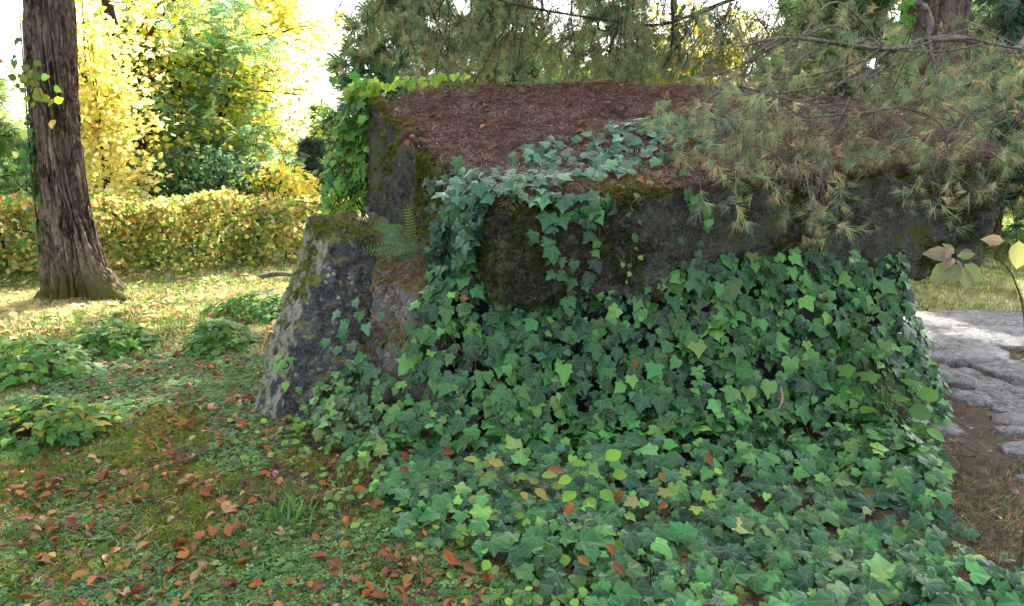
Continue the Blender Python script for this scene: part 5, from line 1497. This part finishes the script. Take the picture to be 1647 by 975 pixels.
# oval leafed ground plants along the ivy margin
def near_margin(n, c, r):
    q = np.column_stack([c[0] + rng.normal(0, r[0], n), c[1] + rng.normal(0, r[1], n)]); return np.column_stack([q, gz(q[:, 0], q[:, 1]) + rng.uniform(.02, .10, n)])
def creeper(label, c, r, n, size=.04, cols=LIME + [(.1, .2, .05), (.07, .16, .05)]):
    t = thing('creeping_plant', label, 'weed', (c[0], c[1], 0)); P_ = near_margin(n, c, r)
    add_pieces('leaf', RND, P_, unit(rand_dirs(n) * .4 + [0, -.3, 1]), unit(rand_dirs(n) * [1, 1, .2]), rng.uniform(.7, 1.2, n) * size, rand_col(cols, n, .07, .2), M_leaf, t, 8)
    stems(t, [np.array([q, (q[0] + rng.normal(0, .02), q[1], 0)]) for q in P_], .0015, name='stem', kind='stuff')
creeper('creeping plant with small round leaves below the upright stone', (-1.15, 3.75), (.2, .12), 70)
creeper('creeping plant with round pale leaves at the left tip of the ivy bank', (-.75, 3.2), (.14, .16), 60)
creeper('creeping plant with mixed lime leaves where ivy meets bare soil', (-.15, 2.75), (.2, .12), 55)
creeper('round leaved creeper in the near corner of the ivy', (.15, 2.35), (.12, .15), 45)
# pink clover flower
cf = thing('clover_flower', 'single tiny pink clover flower in the mossy grass', 'flower', at(415, 785, 3.2))
q = np.array([-1.1, 3.22, float(gz(-1.1, 3.22))]); cf.location = q.tolist()
stems(cf, [np.array([q, q + [.004, 0, .05], q + [0, 0, .09]])], .0015)
b = B(); scatter(b, SMALL, q + [0, 0, .095] + rand_dirs(30) * .004, rand_dirs(30), rand_dirs(30) + [0, 0, .5], np.full(30, .016), rand_col([(.45, .16, .34), (.55, .25, .42)], 30)); b.build('petals', M_leaf, cf, kind='stuff')
# grass tuft beside it
gt = thing('grass_tuft', 'tuft of long thin grass blades beside the clover flower', 'grass tuft', (-1.0, 3.0, float(gz(-1.0, 3.0))))
b = B(); scatter(b, GR, np.column_stack([-1.0 + rng.normal(0, .05, 16), 3.0 + rng.normal(0, .05, 16), np.full(16, float(gz(-1.0, 3.0)))]), unit(rand_dirs(16) * .2 + [0, 0, 1]), rand_dirs(16) * [1, 1, 0.01], rng.uniform(.08, .14, 16), rand_col([(.07, .13, .05), (.1, .17, .06)], 16)); b.build('blades', M_grass, gt, kind='stuff')
# sapling with pinkish leaves reaching in from the right
sa = thing('sapling', 'slender sapling with drooping pink tinged leaves at the right edge', 'sapling', (1.95, 2.5, 0))
stem_pts = spline([(1.93, 2.55, 0), (1.90, 2.55, .5), at(1648, 520, 2.55), at(1633, 455, 2.55), at(1612, 422, 2.55), at(1585, 412, 2.52), at(1558, 420, 2.5)], 8)
stems(sa, [stem_pts, spline([at(1600, 415, 2.54), at(1605, 398, 2.54), at(1617, 388, 2.54)], 5)], .0042)
lv = [((1532, 412), (1490, 402)), ((1535, 408), (1540, 388)), ((1540, 412), (1575, 405)), ((1535, 415), (1515, 430)), ((1538, 418), (1555, 432)), ((1537, 425), (1492, 452)), ((1540, 425), (1522, 462)), ((1546, 428), (1551, 470)), ((1552, 425), (1588, 452)), ((1545, 405), (1565, 395)), ((1530, 398), (1522, 415)), ((1615, 388), (1590, 382))]
P_ = np.array([at(*a_, 2.5) for a_, _ in lv]); T_ = np.array([at(*e_, 2.47) for _, e_ in lv]) - P_
sc = np.linalg.norm(T_, axis=1).clip(.035, .12) * .85
n = len(P_)
add_pieces('leaf', OVAL, P_, unit(rand_dirs(n) * .4 + [0, -.7, .55]), unit(T_), sc * 1.05, rand_col([(.18, .14, .11), (.17, .18, .09), (.14, .19, .08), (.19, .155, .125)], n, .06, .12), M_leaf, sa, 12)
add_pieces('leaf', RND, np.array([at(1640, 388, 2.5)]), np.array([(.1, -1, .2)]), np.array([(-.1, 0, -1.)]), np.array([.095]), np.array([(.19, .20, .10)]), M_leaf, sa, 1)

# dead branch on the sunlit grass
b = B(); q = np.array([-3.0, 8.7, .05]); tube(b, spline([q, q + [.22, .05, .03], q + [.5, .02, .01], q + [.7, .08, .03]], 5), np.linspace(.035, .02, 16), 7)
tag(b.build('fallen_branch', M_twig), 'weathered grey piece of wood lying on the sunlit grass before the hedge', 'branch')
